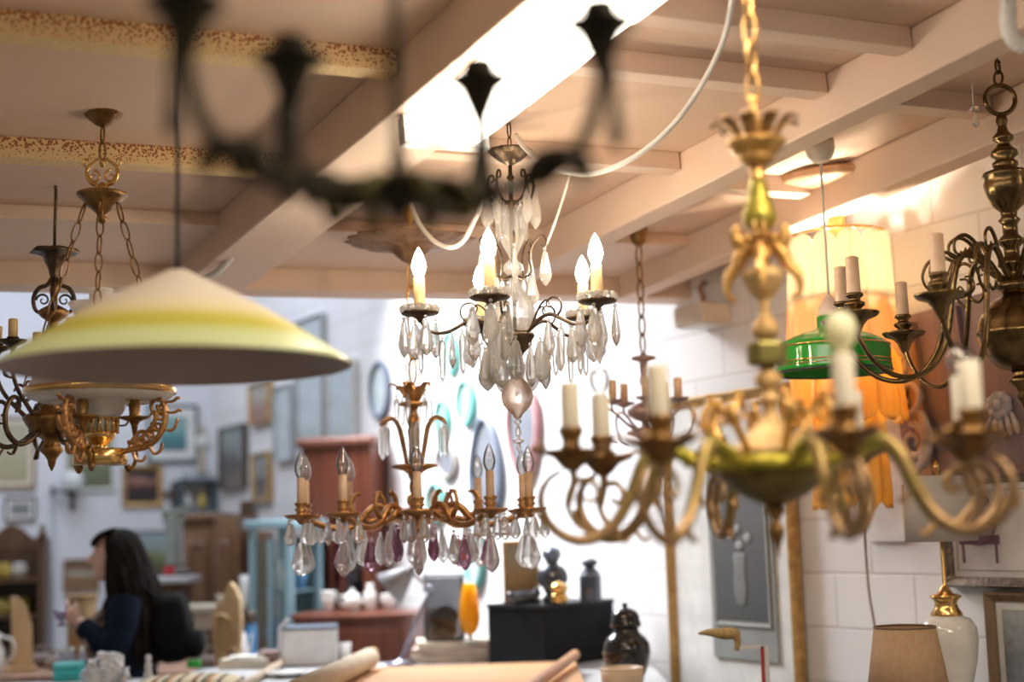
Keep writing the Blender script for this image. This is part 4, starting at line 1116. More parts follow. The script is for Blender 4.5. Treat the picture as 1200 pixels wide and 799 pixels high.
oval(531, 388, 440, 17, m_teal, m_tealg, 'topmost teal-framed oval mirror behind the crystal drops')
oval(549, 445, 499, 20, m_teal, m_tealg, 'larger teal-framed oval mirror below the topmost one')
oval(522, 468, 514, 15, m_teal, m_tealg, 'teal-framed oval mirror beside the leaf tier of the amethyst chandelier')
oval(514, 566, 612, 19, m_teal, mat('rust_brown_glass', (.36,.25,.20), .3), 'low teal-framed oval with rust-brown glass')
oval(559, 604, 690, 22, m_teal, m_paleglass, 'long teal-framed oval mirror above the amber glass drop')
oval(573, 487, 606, 36, m_darkf, m_greyg, 'tall grey arched mirror between the two pinkish chandeliers', name='arched_mirror', pinch=.25)
oval(617, 452, 566, 36, m_pinkf, m_greyg, 'tall faded pink framed mirror below the glass ball', name='tall_mirror', pinch=-.25)
oval(527, 519, 560, 24, mat('brown_grey_frame', (.34,.30,.27), .5), m_greyg, 'brown-grey oval mirror low behind the amethyst chandelier')

# back-wall globe lamp and conduit
a0, zc_, d_ = WB.hit(85, 563, .12)
t = thing('globe_lamp', 'white glass globe wall lamp on a dark bracket', 'lamp', WB.at(a0, zc_, .0), WB.a)
MB().ell((0,-.13,0), .085, 20, 12).build('globe', translucent('white_globe_glass', (.9,.92,.94), None, 4, .25, .4), t)
MB().tube([(-.14,-.01,-.06),(-.14,-.06,-.07),(-.05,-.13,-.09),(0,-.13,-.085)], .012, 8, 3).build('bracket', m_iron, t)
MB().lathe([(.01,-.24),(.024,-.21),(.012,-.17),(.022,-.13),(.03,-.09),(.03,-.08)], 12, tr(0,-.13,0)).build('lower_stem', m_iron, t)
a0 = WB.hit(62, 600, .02)[0]
t = tag(MB().tube([(0,-.02,0),(0,-.02,2.05)], .016, 10).build('conduit_pipe', mat('grey_conduit', (.42,.44,.48), .4, .3), loc=WB.at(a0,0,0), rot=(0,0,WB.a)), 'thin grey conduit pipe running down the back wall', 'pipe')

# ---------------------------------------------------------------- furniture against the far walls
m_oak = wood('brown_oak', (.29,.165,.09), (.20,.105,.055), 2)
m_dark = wood('dark_walnut', (.12,.065,.035), (.07,.035,.02), 2)
m_mahog = wood('red_mahogany', (.17,.048,.026), (.095,.026,.015), 2, .35, coat=.15)
m_brass_ = mat('brass_pull', (.6,.42,.18), .3, .9)
def wardrobe(x0, x1, y0, d, depth, rz, label, m_, doors=2, cornice=True, bot=0., name='wardrobe'):
    q = P((x0+x1)/2, 640, d); kx = d/FPX; w_ = (x1-x0)*kx
    h_ = P((x0+x1)/2, y0, d).z
    t = thing(name, label, name, (q.x, q.y, 0), rz)
    MB().box((0, depth/2, h_/2), (w_, depth, h_)).build('carcass', m_, t, bevel=.008)
    if cornice:
        MB().box((0, depth/2-.01, h_+.02), (w_+.07, depth+.06, .05)).build('cornice', m_, t, bevel=.015)
    MB().box((0, depth/2-.008, .05), (w_+.03, depth+.02, .10)).build('plinth', m_, t, bevel=.006)
    dw = (w_-.06)/doors
    for j in range(doors):
        xx = -w_/2+.03+dw*(j+.5)
        o = MB().box((xx, -.011, h_*.5+.04), (dw-.012, .022, h_-.26)).build('door', m_, t, bevel=.004)
        for zc2, hh in ((h_*.73, h_*.36), (h_*.30, h_*.34)):
            frame_mesh(dw*.72, hh, .03, .016, -1).build('panel_moulding', m_, o, loc=(xx, -.022, zc2-hh/2))
        MB().ell((xx+(dw*.4 if j == 0 else -dw*.4), -.034, h_*.5), .014, 10, 7).build('knob', m_brass_, o)
    return t
wardrobe(213, 252, 609, 10.0, .4, R(-10), 'brown oak wardrobe behind the landscape end of the room', m_oak, 1)
wardrobe(252, 279, 606, 9.4, .4, R(-8), 'plain brown wardrobe right of the carved oak one', m_oak, 1, False)
wardrobe(281, 297, 586, 10.0, .22, R(0), 'narrow dark cupboard standing between two brown wardrobes', m_dark, 1, False)
wardrobe(297, 313, 622, 9.5, .3, R(0), 'narrow light brown cupboard behind the blue vitrine', m_oak, 1, False)

# glazed mahogany cabinet with the chest before it
q = P(408, 640, 8.7); kx = 8.7/FPX
h_ = P(407, 523, 8.75).z
t = thing('display_cabinet', 'tall red mahogany cabinet with glazed doors behind the chest', 'cabinet', (q.x, q.y, 0), R(-12))
w_ = 84*kx
b = MB().box((0,.14,h_/2), (w_, .02, h_)); b.build('back_panel', m_mahog, t)
for s in (-1, 1): MB().box((s*(w_/2-.012), -.03, h_/2), (.024, .34, h_)).build('side_panel', m_mahog, t)
MB().box((0, -.04, h_+.02), (w_+.06, .40, .06)).build('cornice', wood('dark_mahogany', (.20,.07,.04), (.13,.04,.03), 2), t, bevel=.02)
for z_ in (.45, .9, 1.28, 1.62): MB().box((0, -.03, z_), (w_-.05, .30, .02)).build('shelf', m_mahog, t)
MB().box((0, -.195, h_-.22), (w_-.05, .02, .42)).build('upper_panel', m_mahog, t, bevel=.004)
for s in (-1, 1):
    o = MB()
    cx, dw = s*w_/4, w_/2-.03
    for xx in (cx-dw/2+.02, cx+dw/2-.02): o.box((xx, -.205, 1.12), (.04, .02, 1.18))
    for zz in (.55, 1.69): o.box((cx, -.205, zz), (dw, .02, .05))
    o = o.build('door', m_mahog, t)
    MB().box((cx, -.203, 1.12), (dw-.06, .004, 1.10)).build('glass_pane', thin_glass('cabinet_glass', (.80,.90,.92), .10), o)
q = P(425, 715, 7.82); kx = 7.82/FPX
h_ = P(425, 719, 7.6).z
t = thing('chest_of_drawers', 'bow-fronted red mahogany chest with white china on top', 'chest', (q.x, q.y, 0), R(-16))
w_ = 148*kx/2
prof = [(-w_,.22),(w_,.22),(w_,-.14)]+[(w_*math.cos(a), -.14-.12*math.sin(a)) for a in [PI*i/14 for i in range(1,14)]]+[(-w_,-.14)]
MB().prism(prof, .08, h_-.03).build('carcass', m_mahog, t, bevel=.004)
MB().prism([(x*1.04, y*1.06) for x, y in prof], h_-.03, h_).build('top', m_mahog, t, bevel=.008)
for j in range(4):
    z0_ = .14+(h_-.2)*j/4; z1_ = .14+(h_-.2)*(j+1)/4-.02
    pr_ = [(w_*.93*math.cos(a), -.14-.125*math.sin(a)-.012) for a in [PI*(.06+.88*i/14) for i in range(15)]]
    o = MB().prism(pr_+[(x, y+.02) for x, y in reversed(pr_)], z0_, z1_).build('drawer', m_mahog, t, bevel=.003)
    for xx in (-w_*.5, w_*.5):
        MB().ell((xx, -.14-.125*math.sin(math.acos(.5/.93))-.03, (z0_+z1_)/2), (.022,.014,.018), 10, 7).build('knob', m_brass_, o)
for j in range(3):
    MB().ell((-w_*.8+w_*.8*j, 0, .04), (.04,.04,.04), 10, 7).build('foot', m_mahog, t)
m_china = mat('white_china', (.78,.77,.75), .15, coat=.4)
chest_z = h_
def china(px, py_top, rpx, kind, label, grp=None, m_=None, d=7.8, zb=None, name=None, cat=None):
    q = P(px, 712, d); kx = d/FPX; zt = P(px, py_top, d).z; zb = chest_z if zb is None else zb
    H = zt-zb; r = rpx*kx
    t = thing(name or kind, label, cat or kind, (q.x, q.y, zb), 0, grp)
    m_ = m_ or m_china
    if kind == 'bowl':
        MB().lathe([(r*.4,0),(r*.45,H*.12),(r*.8,H*.5),(r,H),(r*.94,H),(r*.7,H*.5),(0,H*.2)], 24).build('body', m_, t)
        MB().torus((0,0,H), r*.97, H*.05).build('rim', m_, t)
    elif kind == 'teapot':
        MB().lathe([(r*.5,0),(r*.6,H*.05),(r,H*.4),(r*.75,H*.7),(r*.3,H*.8)], 22).build('body', m_, t)
        MB().lathe([(r*.36,H*.78),(r*.25,H*.88),(r*.06,H*.92),(r*.1,H*.97),(0,H)], 16).build('lid', m_, t)
        MB().tube([(r*.8,0,H*.35),(r*1.2,0,H*.45),(r*1.45,0,H*.75)], [r*.2,r*.14,r*.1], 8, 4).build('spout', m_, t)
        MB().tube([(-r*.8,0,H*.25),(-r*1.4,0,H*.35),(-r*1.35,0,H*.65),(-r*.7,0,H*.62)], r*.09, 8, 4).build('handle', m_, t)
    elif kind == 'vase':
        MB().lathe([(r*.5,0),(r*.55,H*.04),(r,H*.45),(r*.8,H*.7),(r*.4,H*.85),(r*.55,H),(r*.45,H),(r*.3,H*.86),(0,H*.6)], 22).build('body', m_, t)
        MB().torus((0,0,H*.86), r*.42, r*.06).build('neck_ring', m_, t)
    elif kind == 'jar':
        MB().lathe([(r*.8,0),(r,H*.06),(r,H*.7),(r*.8,H*.78),(r*.8,H*.82),(0,H*.82)], 20).build('body', m_, t)
        MB().lathe([(r*.9,H*.8),(r*.92,H*.94),(r*.8,H),(0,H)], 20).build('lid', m_fdark, t)
    elif kind == 'cup':
        MB().lathe([(r*.7,0),(r*.72,H*.03),(r,H),(r*.94,H),(r*.66,H*.05),(0,H*.05)], 22).build('body', m_, t)
        MB().torus((0,0,H), r*.97, r*.05).build('rim', m_, t)
    return t
china(385, 694, 9, 'bowl', 'white china bowl at the left end of the mahogany chest')
china(413, 688, 11, 'teapot', 'white china teapot between bowl and vase on the mahogany chest')
china(434, 684, 8, 'vase', 'white china vase at the middle of the mahogany chest')
china(455, 697, 9, 'bowl', 'white china bowl at the right end of the mahogany chest')

# pale blue vitrine
q = P(335, 640, 8.3); kx = 8.3/FPX; h_ = P(335, 618, 8.3).z
t = thing('glass_vitrine', 'pale blue painted glass vitrine left of the mahogany chest', 'vitrine', (q.x, q.y, 0), R(-20))
m_pb = mat('pale_blue_paint', (.28,.45,.53), .45, col2=(.24,.39,.47), scale=5)
w_ = 56*kx
for sx in (-1,1):
    for sy in (-1,1): MB().box((sx*(w_/2-.02), sy*.17, h_/2), (.04,.04,h_)).build('post', m_pb, t, bevel=.004)
MB().box((0,0,h_+.02), (w_+.05,.42,.05)).build('top', m_pb, t, bevel=.01)
MB().box((0,0,.12), (w_,.38,.24)).build('base', m_pb, t, bevel=.006)
MB().box((0,.18,h_/2), (w_-.06,.012,h_-.1)).build('back_panel', mat('teal_back', (.10,.19,.22), .5), t)
MB().box((0,-.18,h_*.56), (.025,.02,h_*.80)).build('mullion', m_pb, t)
for zz in (.62, .95, 1.28): MB().box((0,0,zz), (w_-.08,.32,.012)).build('shelf', m_pb, t)
MB().box((0,-.172,h_*.56), (w_-.08,.004,h_*.8)).build('glass_pane', MATS['cabinet_glass'], t)
m_bluechina = mat('blue_china', (.10,.30,.55), .25, col2=(.05,.15,.35), scale=20)
Mq = Matrix.Rotation(R(-20), 3, 'Z')
for j, (dx, zz, m_, lab) in enumerate(((-.09,.956,m_bluechina,'blue glass vase on the middle shelf of the vitrine'),(.08,.956,mat('turquoise_glaze',(.08,.42,.52),.25),'turquoise vase beside the blue one in the vitrine'),
        (-.05,1.286,m_china,'white vase on the top shelf of the vitrine'),(.09,1.286,m_bluechina,'blue vase on the top shelf of the vitrine'))):
    c = Mq @ Vector((dx, 0, 0))
    t2 = thing('vase', lab, 'vase', (q.x+c.x, q.y+c.y, zz)); r, H = .045, .17+.03*(j % 2)
    MB().lathe([(r*.5,0),(r*.55,H*.04),(r,H*.45),(r*.8,H*.7),(r*.4,H*.85),(r*.55,H),(r*.45,H),(r*.3,H*.86),(0,H*.6)], 20).build('body', m_, t2)
    MB().torus((0,0,H*.99), r*.52, r*.07).build('rim', m_, t2)

# hutch at the left edge
q = P(18, 640, 9.4); kx = 9.4/FPX; h_ = P(18, 632, 9.4).z
t = thing('open_hutch', 'dark carved open hutch with yellow jars at the left edge', 'cabinet', (q.x, q.y, 0), R(12))
w_ = 74*kx
for s in (-1, 1):
    MB().box((s*(w_/2-.02), 0, h_/2), (.045, .38, h_)).build('side_panel', m_dark, t, bevel=.006)
    MB().lathe([(.03,0),(.035,.02),(.015,.05),(.02,.07),(0,.10)], 10, tr(s*(w_/2-.02), -.17, h_)).build('finial', m_dark, t)
MB().box((0,.18,h_/2), (w_,.02,h_)).build('back_panel', m_dark, t)
po = [(-w_/2,0),(w_/2,0),(w_/2,.06),(w_*.3,.07),(w_*.15,.13),(0,.16),(-w_*.15,.13),(-w_*.3,.07),(-w_/2,.06)]
MB().prism(po, -.02, .02, tr(0,-.17,h_-.06) @ rotx(PI/2)).build('crest', m_dark, t, bevel=.004)
for zz in (.5, .85, 1.13, 1.36): MB().box((0,0,zz), (w_-.06,.34,.025)).build('shelf', m_dark, t)
Mq = Matrix.Rotation(R(12), 3, 'Z')
m_yel = mat('mustard_glaze', (.62,.46,.10), .35); 
n_ = 0
for dx, zz, m_, lab in ((-.07,1.3725,m_yel,'mustard yellow jar on the upper shelf of the hutch'),(.03,1.3725,m_china,'white jar beside the mustard jar in the hutch'),
        (-.08,1.1425,mat('lemon_glaze',(.66,.56,.16),.35),'lemon yellow tin on the lower shelf of the hutch, left'),(.05,1.1425,MATS['lemon_glaze'],'lemon yellow tin on the lower shelf of the hutch, nearer the post')):
    c = Mq @ Vector((dx, -.02, 0)); r, H = .05, .10
    t2 = thing('jar', lab, 'jar', (q.x+c.x, q.y+c.y, zz))
    MB().lathe([(r*.8,0),(r,H*.06),(r,H*.7),(r*.8,H*.78),(0,H*.78)], 18).build('body', m_, t2)
    MB().lathe([(r*.88,H*.77),(r*.9,H*.92),(r*.7,H),(0,H)], 18).build('lid', m_, t2)

# small wall shelf with things on it, and the crucifix figure
a0 = WB.hit(230, 590, .1)[0]; z_ = WB.hit(230, 600, .1)[1]
t = thing('wall_shelf', 'small dark wall shelf with spindle rail below the seascape', 'shelf', WB.at(a0, z_, 0), WB.a)
MB().box((0,-.09,.0), (.30,.18,.02)).build('board', m_fblue, t, bevel=.004)
MB().box((0,-.09,.26), (.30,.18,.02)).build('top_board', m_fblue, t, bevel=.004)
for x_ in (-.14,.14): MB().box((x_,-.09,.13), (.02,.16,.25)).build('end_panel', m_fblue, t)
for j in range(7): MB().lathe([(.005,0),(.008,.03),(.005,.06)], 8, tr(-.12+.04*j,-.17,.27)).build('spindle', m_fblue, t)
for j, (dx, m_, lab) in enumerate(((-.07,m_china,'small white vase on the dark wall shelf'),(.05,m_yel,'small mustard vase on the dark wall shelf'))):
    v = WB.at(a0+dx, z_+.01, .09); t2 = thing('vase', lab, 'vase', v); r, H = .035, .15
    MB().lathe([(r*.5,0),(r,H*.4),(r*.8,H*.7),(r*.4,H*.85),(r*.55,H),(0,H*.8)], 16).build('body', m_, t2)
    MB().torus((0,0,H*.98), r*.5, r*.08).build('rim', m_, t2)
a0 = WB.hit(204, 580, .05)[0]; z_ = WB.hit(204, 602, .05)[1]
t = thing('wall_cross', 'small dark wooden cross left of the wall shelf', 'cross', WB.at(a0, z_, .004), WB.a)
MB().box((0,-.015,.13), (.035,.025,.26)).build('upright', m_fdark, t, bevel=.003); MB().box((0,-.028,.17), (.17,.02,.035)).build('crossbar', m_fdark, t, bevel=.003)
a0 = WB.hit(237, 530, .05)[0]; z_ = WB.hit(237, 560, .05)[1]
t = thing('wall_barometer', 'slim pale brown wall barometer right of the seascape', 'barometer', WB.at(a0, z_, .004), WB.a)
MB().box((0,-.015,.22), (.07,.03,.36)).build('case', wood('pale_wood', (.55,.47,.38), (.45,.37,.29), 4), t, bevel=.01)
MB().lathe([(.05,0),(.052,.012),(.04,.018),(0,.018)], 20, tr(0,-.028,.30) @ rotx(PI/2)).build('dial', m_mat, t); MB().ell((0,-.015,.42), (.03,.02,.03)).build('crest', MATS['pale_wood'], t)
q = P(209, 640, 9.7)
h_ = P(209, 600, 9.7).z
t = thing('plaster_pillar', 'grey-green fluted pedestal left of the oak wardrobe', 'pedestal', (q.x-.03, q.y, 0))
MB().lathe([(.09,0),(.09,.08),(.06,.12),(.05,h_-.12),(.075,h_-.05),(.075,h_)], 18, wob=.03, wn=9).build('shaft', mat('grey_green_plaster', (.40,.45,.42), .7), t)
MB().box((0,0,h_+.012), (.17,.17,.024)).build('cap_slab', MATS['grey_green_plaster'], t)
# ================================================================ tables and what lies on them
def PT(px, py, z):
    r = ray(px, py); return EYE + r*((z-EYE.z)/r.z)
m_tgrey = mat('grey_painted_top', (.46,.47,.48), .5, col2=(.48,.49,.50), scale=4)
m_tbrown = wood('brown_table_top', (.40,.24,.16), (.30,.16,.10), 2)
m_twhite = mat('white_painted_wood', (.70,.71,.73), .5, col2=(.62,.63,.66), scale=4)
def table(name, label, x0, x1, y0, y1, h, mt, ml, th=.035, cat='table'):
    t = thing(name, label, cat, ((x0+x1)/2, (y0+y1)/2, 0))
    w_, d = x1-x0, y1-y0
    MB().box((0,0,h-th/2), (w_, d, th)).build('table_top', mt, t, bevel=.006)
    MB().box((0,0,h-th-.05), (w_-.12, d-.12, .10)).build('apron', ml, t)
    for sx in (-1,1):
        for sy in (-1,1):
            MB().lathe([(.022,0),(.03,.12),(.024,.2),(.034,h-.25),(.034,h-th-.001)], 12, tr(sx*(w_/2-.09), sy*(d/2-.09), 0)).build('leg', ml, t)
    return t
ZB = 1.0
t = thing('work_table', 'long grey-topped work table under the drawing board and black plinth', 'table', (-.5, 5.8, 0))
po = [(-1.0,-.95),(1.06,-.95),(1.06,.40),(.74,.95),(-1.0,.95)]
MB().prism(po, ZB-.035, ZB).build('table_top', m_tgrey, t, bevel=.006)
MB().prism([(x*.93, y*.93) for x, y in po], ZB-.13, ZB-.0355).build('apron', m_twhite, t)
for x, y in ((-.9,-.85),(.95,-.85),(.95,.30),(.66,.80),(-.9,.85)): MB().lathe([(.022,0),(.03,.12),(.024,.2),(.034,ZB-.25),(.034,ZB-.131)], 12, tr(x, y, 0)).build('leg', m_twhite, t)
table('side_table', 'grey table with striped cloth and paper flower in front of the person', -2.55, -1.54, 4.9, 6.34, ZB, m_tgrey, m_twhite)
table('brown_table', 'brown-topped white table behind the person at the left', -3.2, -1.68, 7.35, 8.1, .93, m_tbrown, m_twhite)
table('console_table', 'dark wooden console carrying the lamps against the block wall', .62, 1.36, 3.95, 4.42, .97, m_dark, m_dark)

# drawing board with a wooden rod and a paper roll
a = PT(405, 783, ZB+.035); c = PT(672, 782, ZB+.035)
t = thing('drawing_board', 'broad tan drawing board lying on the grey work table', 'board', ((a.x+c.x)/2+.02, (a.y+5.0)/2, ZB))
bw_, bd_ = c.x-a.x, a.y-5.0
MB().box((0,0,.0175), (bw_, bd_, .033)).build('panel', mat('tan_hardboard', (.66,.37,.18), .6, col2=(.60,.33,.15), scale=3), t, bevel=.004)
for s in (-1, 1): MB().box((0, s*(bd_/2-.012), .019), (bw_+.004, .026, .038)).build('end_batten', wood('light_board_edge', (.72,.45,.25), (.62,.36,.19), 3, axis=0), t, bevel=.004)
p0 = PT(560, 850, ZB+.06); p1 = PT(674, 766, ZB+.055)
p1 = P(674, 767, 5.9)
o = MB().tube([p0, p0.lerp(p1,.5), p1], .021, 14).build('wooden_rod', wood('orange_rod_wood', (.66,.34,.16), (.52,.25,.11), 3))
tag(o, 'orange-brown wooden rod lying across the right edge of the drawing board', 'rod')
p0 = PT(345, 812, ZB+.081); p1 = PT(433, 771, ZB+.081)
t = thing('paper_roll', 'thick cream paper roll at the left edge of the drawing board', 'roll', p0)
v = p1-p0; L = v.length
Mr = v.to_track_quat('Z','Y').to_matrix().to_4x4()
MB().lathe([(.030,0),(.043,0),(.043,L),(.030,L),(.030,0)], 24, Mr, cap=False).build('rolled_paper', mat('cream_paper', (.66,.55,.40), .7), t)
MB().lathe([(.010,.01),(.017,.01),(.017,L-.005),(.010,L-.005),(.010,.01)], 16, Mr, cap=False).build('inner_turn', MATS['cream_paper'], t)
p0 = PT(274, 808, ZB+.02); p1 = PT(330, 777, ZB+.02)
tag(MB().tube([p0, p1], .016, 12).build('wooden_stick', wood('pale_stick', (.66,.54,.40), (.55,.43,.30), 3)), 'pale wooden stick lying left of the white plate', 'stick')
q = PT(338, 793, ZB)
t = thing('plate', 'white round plate on the grey work table before the white case', 'plate', q)
MB().lathe([(.05,0),(.052,.006),(.075,.012),(.098,.02),(.096,.023),(.07,.015),(0,.009)], 36).build('dish', m_china, t)
MB().torus((0,0,.0215), .097, .0022, seg=36, rseg=6).build('rim', mat('grey_rim', (.5,.5,.52), .4), t)
# white case with wing and two small cups
q = PT(362, 781, ZB); 
t = thing('white_case', 'white boxy case with slanted fin left of the paper roll', 'case', q, R(8))
kx = 6.35/FPX
MB().box((.006,.10,.085), (70*kx*.95,.20,.165)).build('body', mat('white_laminate', (.80,.80,.80), .35), t, bevel=.008)
MB().box((.006,.10,.1725), (70*kx*.95+.006,.206,.012)).build('lid', mat('dark_blue_grey_lid', (.12,.15,.20), .4), t, bevel=.003)
po = [(-.145,0),(-.125,0),(-.125,.15),(-.085,.21),(-.10,.22),(-.14,.17)]
MB().prism(po, -.02, .02, tr(0,.06,0) @ rotx(PI/2)).build('side_fin', MATS['white_laminate'], t, bevel=.004)
for j, px in enumerate((391, 405)):
    q = PT(px, 779, ZB); t = thing('paper_cup', ('white paper cup touching the white case', 'white paper cup nearer the paper roll')[j], 'cup', (q.x, q.y, ZB))
    MB().lathe([(.018,0),(.02,.002),(.027,.098),(.025,.098),(.018,.004),(0,.004)], 20).build('body', mat('white_card', (.84,.84,.84), .8), t)
    MB().torus((0,0,.098), .0265, .0022).build('rolled_rim', MATS['white_card'], t)

# black plinth with its group of objects
cpt = PT(640, 783, ZB)
aL, aR = R(180-42), R(48)
vL = Vector((math.cos(aL), math.sin(aL))); vR = Vector((math.cos(aR), math.sin(aR)))
kx = cpt.y/FPX
lenL, lenR = 65*cpt.y/FPX/abs(vL.x)*1.03, 82*cpt.y/FPX/abs(vR.x)*1.05
ztop = P(640, 709, cpt.y*1.0).z
t = thing('black_plinth', 'matt black box plinth standing on the grey work table', 'plinth', (cpt.x, cpt.y, ZB))
hb = P(640, 709, (cpt-EYE).dot(CF)).z-ZB
po = [(0,0), tuple(vR*lenR), tuple(vR*lenR+vL*lenL), tuple(vL*lenL)]
MB().prism(po, 0, hb-.022).build('body', mat('matt_black', (.008,.009,.012), .7, spec=.2), t, bevel=.003)
cc = (vR*lenR+vL*lenL)/2
MB().prism([tuple(cc+(Vector(p_)-cc)*1.02) for p_ in po], hb-.021, hb).build('top_panel', mat('black_top', (.012,.013,.017), .5, spec=.3), t, bevel=.003)
ZP = ZB+hb
def on_plinth(px, d): 
    r = ray(px, 690); s_ = d; v = EYE+r*s_; return Vector((v.x, v.y, ZP))
dP = (cpt-EYE).dot(CF)
m_blueb = mat('blue_black_glaze', (.05,.065,.10), .25, col2=(.09,.11,.15), scale=10, coat=.4)
# leaning picture
q = on_plinth(611, dP+.24); kx = (dP+.25)/FPX
hh = P(611, 633, dP+.25).z-ZP
t = thing('leaning_picture', 'gold-edged small landscape leaning at the back of the black plinth', 'picture', q, (R(-6),0,R(4)))
frame_mesh(42*kx, hh, .018, .022, -1).build('frame', m_fgold, t)
MB().box((0,0,hh/2-.012), (42*kx-.03,.006,hh-.03)).build('canvas', art('grey_gold_landscape', [(0,(.30,.20,.10)),(.35,(.46,.33,.16)),(.6,(.42,.40,.32)),(1,(.34,.42,.43))], 6, .15, h=hh), t, loc=(0,-.006,.014))
MB().box((0,.004,hh/2), (42*kx-.01,.006,hh-.01)).build('backing', m_fdark, t)
# bust
q = on_plinth(648, dP+.20); H = P(648, 640, dP+.20).z-ZP
t = thing('figure_bust', 'blue-black glazed bust behind the gold jar', 'sculpture', q)
b = MB().lathe([(.045,0),(.05,.02),(.03,.04),(.028,.06)], 18)
b.build('socle', m_blueb, t)
b = MB().ell((0,0,H*.45), (.072,.05,H*.25)); b.ell((0,0,H*.62), (.028,.028,H*.14)); b.ell((.0,-.004,H*.83), (.038,.045,H*.165)); b.ell((.0,.012,H*.86), (.046,.045,H*.15)); b.ell((0,-.05,H*.80), (.008,.01,.016)); b.ell((0,-.02,H*.26), (.045,.04,H*.14))
o = b.build('bust', m_blueb, t)
rm = o.modifiers.new('remesh','REMESH'); rm.mode = 'VOXEL'; rm.voxel_size = .006; rm.use_smooth_shade = True
# gold lidded jar
q = on_plinth(655, dP+.09); H = P(655, 681, dP+.09).z-ZP; r = 11*(dP+.1)/FPX
t = thing('gold_jar', 'small round gold lidded jar near the front corner of the plinth', 'jar', q)
MB().lathe([(r*.6,0),(r*.95,H*.12),(r,H*.25),(r*.85,H*.42),(r*.7,H*.46)], 22).build('body', m_polbrass, t)
MB().lathe([(r*.72,H*.47),(r,H*.62),(r*.98,H*.78),(r*.6,H*.92),(r*.2,H*.96),(r*.15,H),(0,H)], 22).build('lid', m_polbrass, t)
# dark bottle
q = on_plinth(692, dP+.21); H = P(692, 654, dP+.21).z-ZP; r = 13*(dP+.2)/FPX
t = thing('dark_bottle', 'shiny blue-black stoppered bottle at the right of the plinth', 'bottle', q)
MB().lathe([(r*.8,0),(r,H*.04),(r*1.02,H*.55),(r*.85,H*.68),(r*.5,H*.76),(r*.5,H*.84),(0,H*.84)], 24).build('body', m_blueb, t)
MB().lathe([(r*.62,H*.83),(r*.78,H*.88),(r*.74,H*.95),(r*.3,H),(0,H)], 20).build('stopper', m_blueb, t)
MB().torus((0,0,H*.62), r*.95, r*.05).build('shoulder_ring', mat('grey_metal', (.4,.42,.45), .3, .8), t)
# low dark animal figurine
q = on_plinth(614, dP+.17); kx = dP/FPX
t = thing('dark_figurine', 'low dark animal figurine lying before the leaning picture', 'figurine', q, R(10))
b = MB().ell((0,0,.030), (.062,.026,.028)); b.ell((.055,0,.045), (.022,.018,.020)); b.ell((-.06,0,.035), (.022,.02,.022))
b.tube([(.05,-.01,.02),(.07,-.02,.008)], .008, 8); b.tube([(.05,.012,.02),(.07,.022,.008)], .008, 8); b.tube([(-.05,-.015,.02),(-.045,-.03,.008)], .009, 8)
b.ell((.056,-.012,.066), .008, 8, 6); b.ell((.056,.012,.066), .008, 8, 6)
o = b.build('animal', m_blueb, t); rm = o.modifiers.new('remesh','REMESH'); rm.mode = 'VOXEL'; rm.voxel_size = .004; rm.use_smooth_shade = True

# ginger jar on a turned stand
q = P(734, 760, 5.55)
q = P(734, 760, 5.4); zb = ZB
kx = 5.4/FPX; A_ = lambda y: P(734, y, 5.4).z-zb
t = thing('ginger_jar', 'tall black lidded ginger jar with gold painted patches', 'jar', (q.x, q.y, zb))
m_jar = mat('black_lacquer_gold', (.012,.012,.013), .12, col2=(.20,.13,.05), scale=9, lo=.60, hi=.66, coat=.6)
MB().lathe([(17*kx,0),(18*kx,.006)]+[(r_*kx, A_(y)) for r_, y in ((21,790),(26,776),(28.5,764),(27.5,754),(22,746),(17,742),(15,738),(15,734))], 30).build('body', m_jar, t)
MB().lathe([(r_*kx, A_(y)) for r_, y in ((17,735),(18.5,733),(18.5,730),(17,727),(16.5,722),(13,716),(7,713),(3,712),(3,709.5),(4,708),(0,706))], 30).build('lid', mat('black_gloss', (.012,.012,.014), .1, coat=.6), t)
MB().torus((0,0,A_(748)), 22.5*kx, 1.2*kx, seg=30).build('shoulder_ring', MATS['black_gloss'], t)

# desk lamp
q = PT(470, 779, ZB); dl = (q-EYE).dot(CF)
t = thing('desk_lamp', 'grey jointed desk lamp with a white conical shade', 'lamp', q)
m_grey = mat('grey_lamp_metal', (.34,.34,.42), .35, .5)
p1 = P(503, 690, dl)-q; p2 = P(481, 668, dl)-q
MB().lathe([(.07,0),(.07,.012),(.02,.02),(.012,.03)], 24).build('base', m_grey, t)
MB().sweep([Vector((0,0,.02)), p1], .013, .009, seg=8).build('lower_arm', m_grey, t)
MB().sweep([p1, p2], .012, .009, seg=8).build('upper_arm', mat('pinkish_grey_metal', (.50,.46,.47), .35, .4), t)
MB().ell(p1, .019, 12, 8).build('joint', m_grey, t)
ax = (Vector((P(455,688,dl)-P(482,664,dl))[:])).normalized()
Mr = Matrix.Translation(p2) @ ax.to_track_quat('Z','Y').to_matrix().to_4x4()
MB().lathe([(.012,-.02),(.022,.0),(.035,.02),(.085,.125),(.083,.127),(.033,.024),(.018,.006)], 28, Mr, cap=False).build('lamp_shade', mat('white_enamel_shade', (.26,.26,.29), .45), t)
MB().ell((Mr @ Vector((0,0,.06))), .022, 12, 8).build('bulb', mat('opal_bulb', (.9,.9,.88), .3), t)

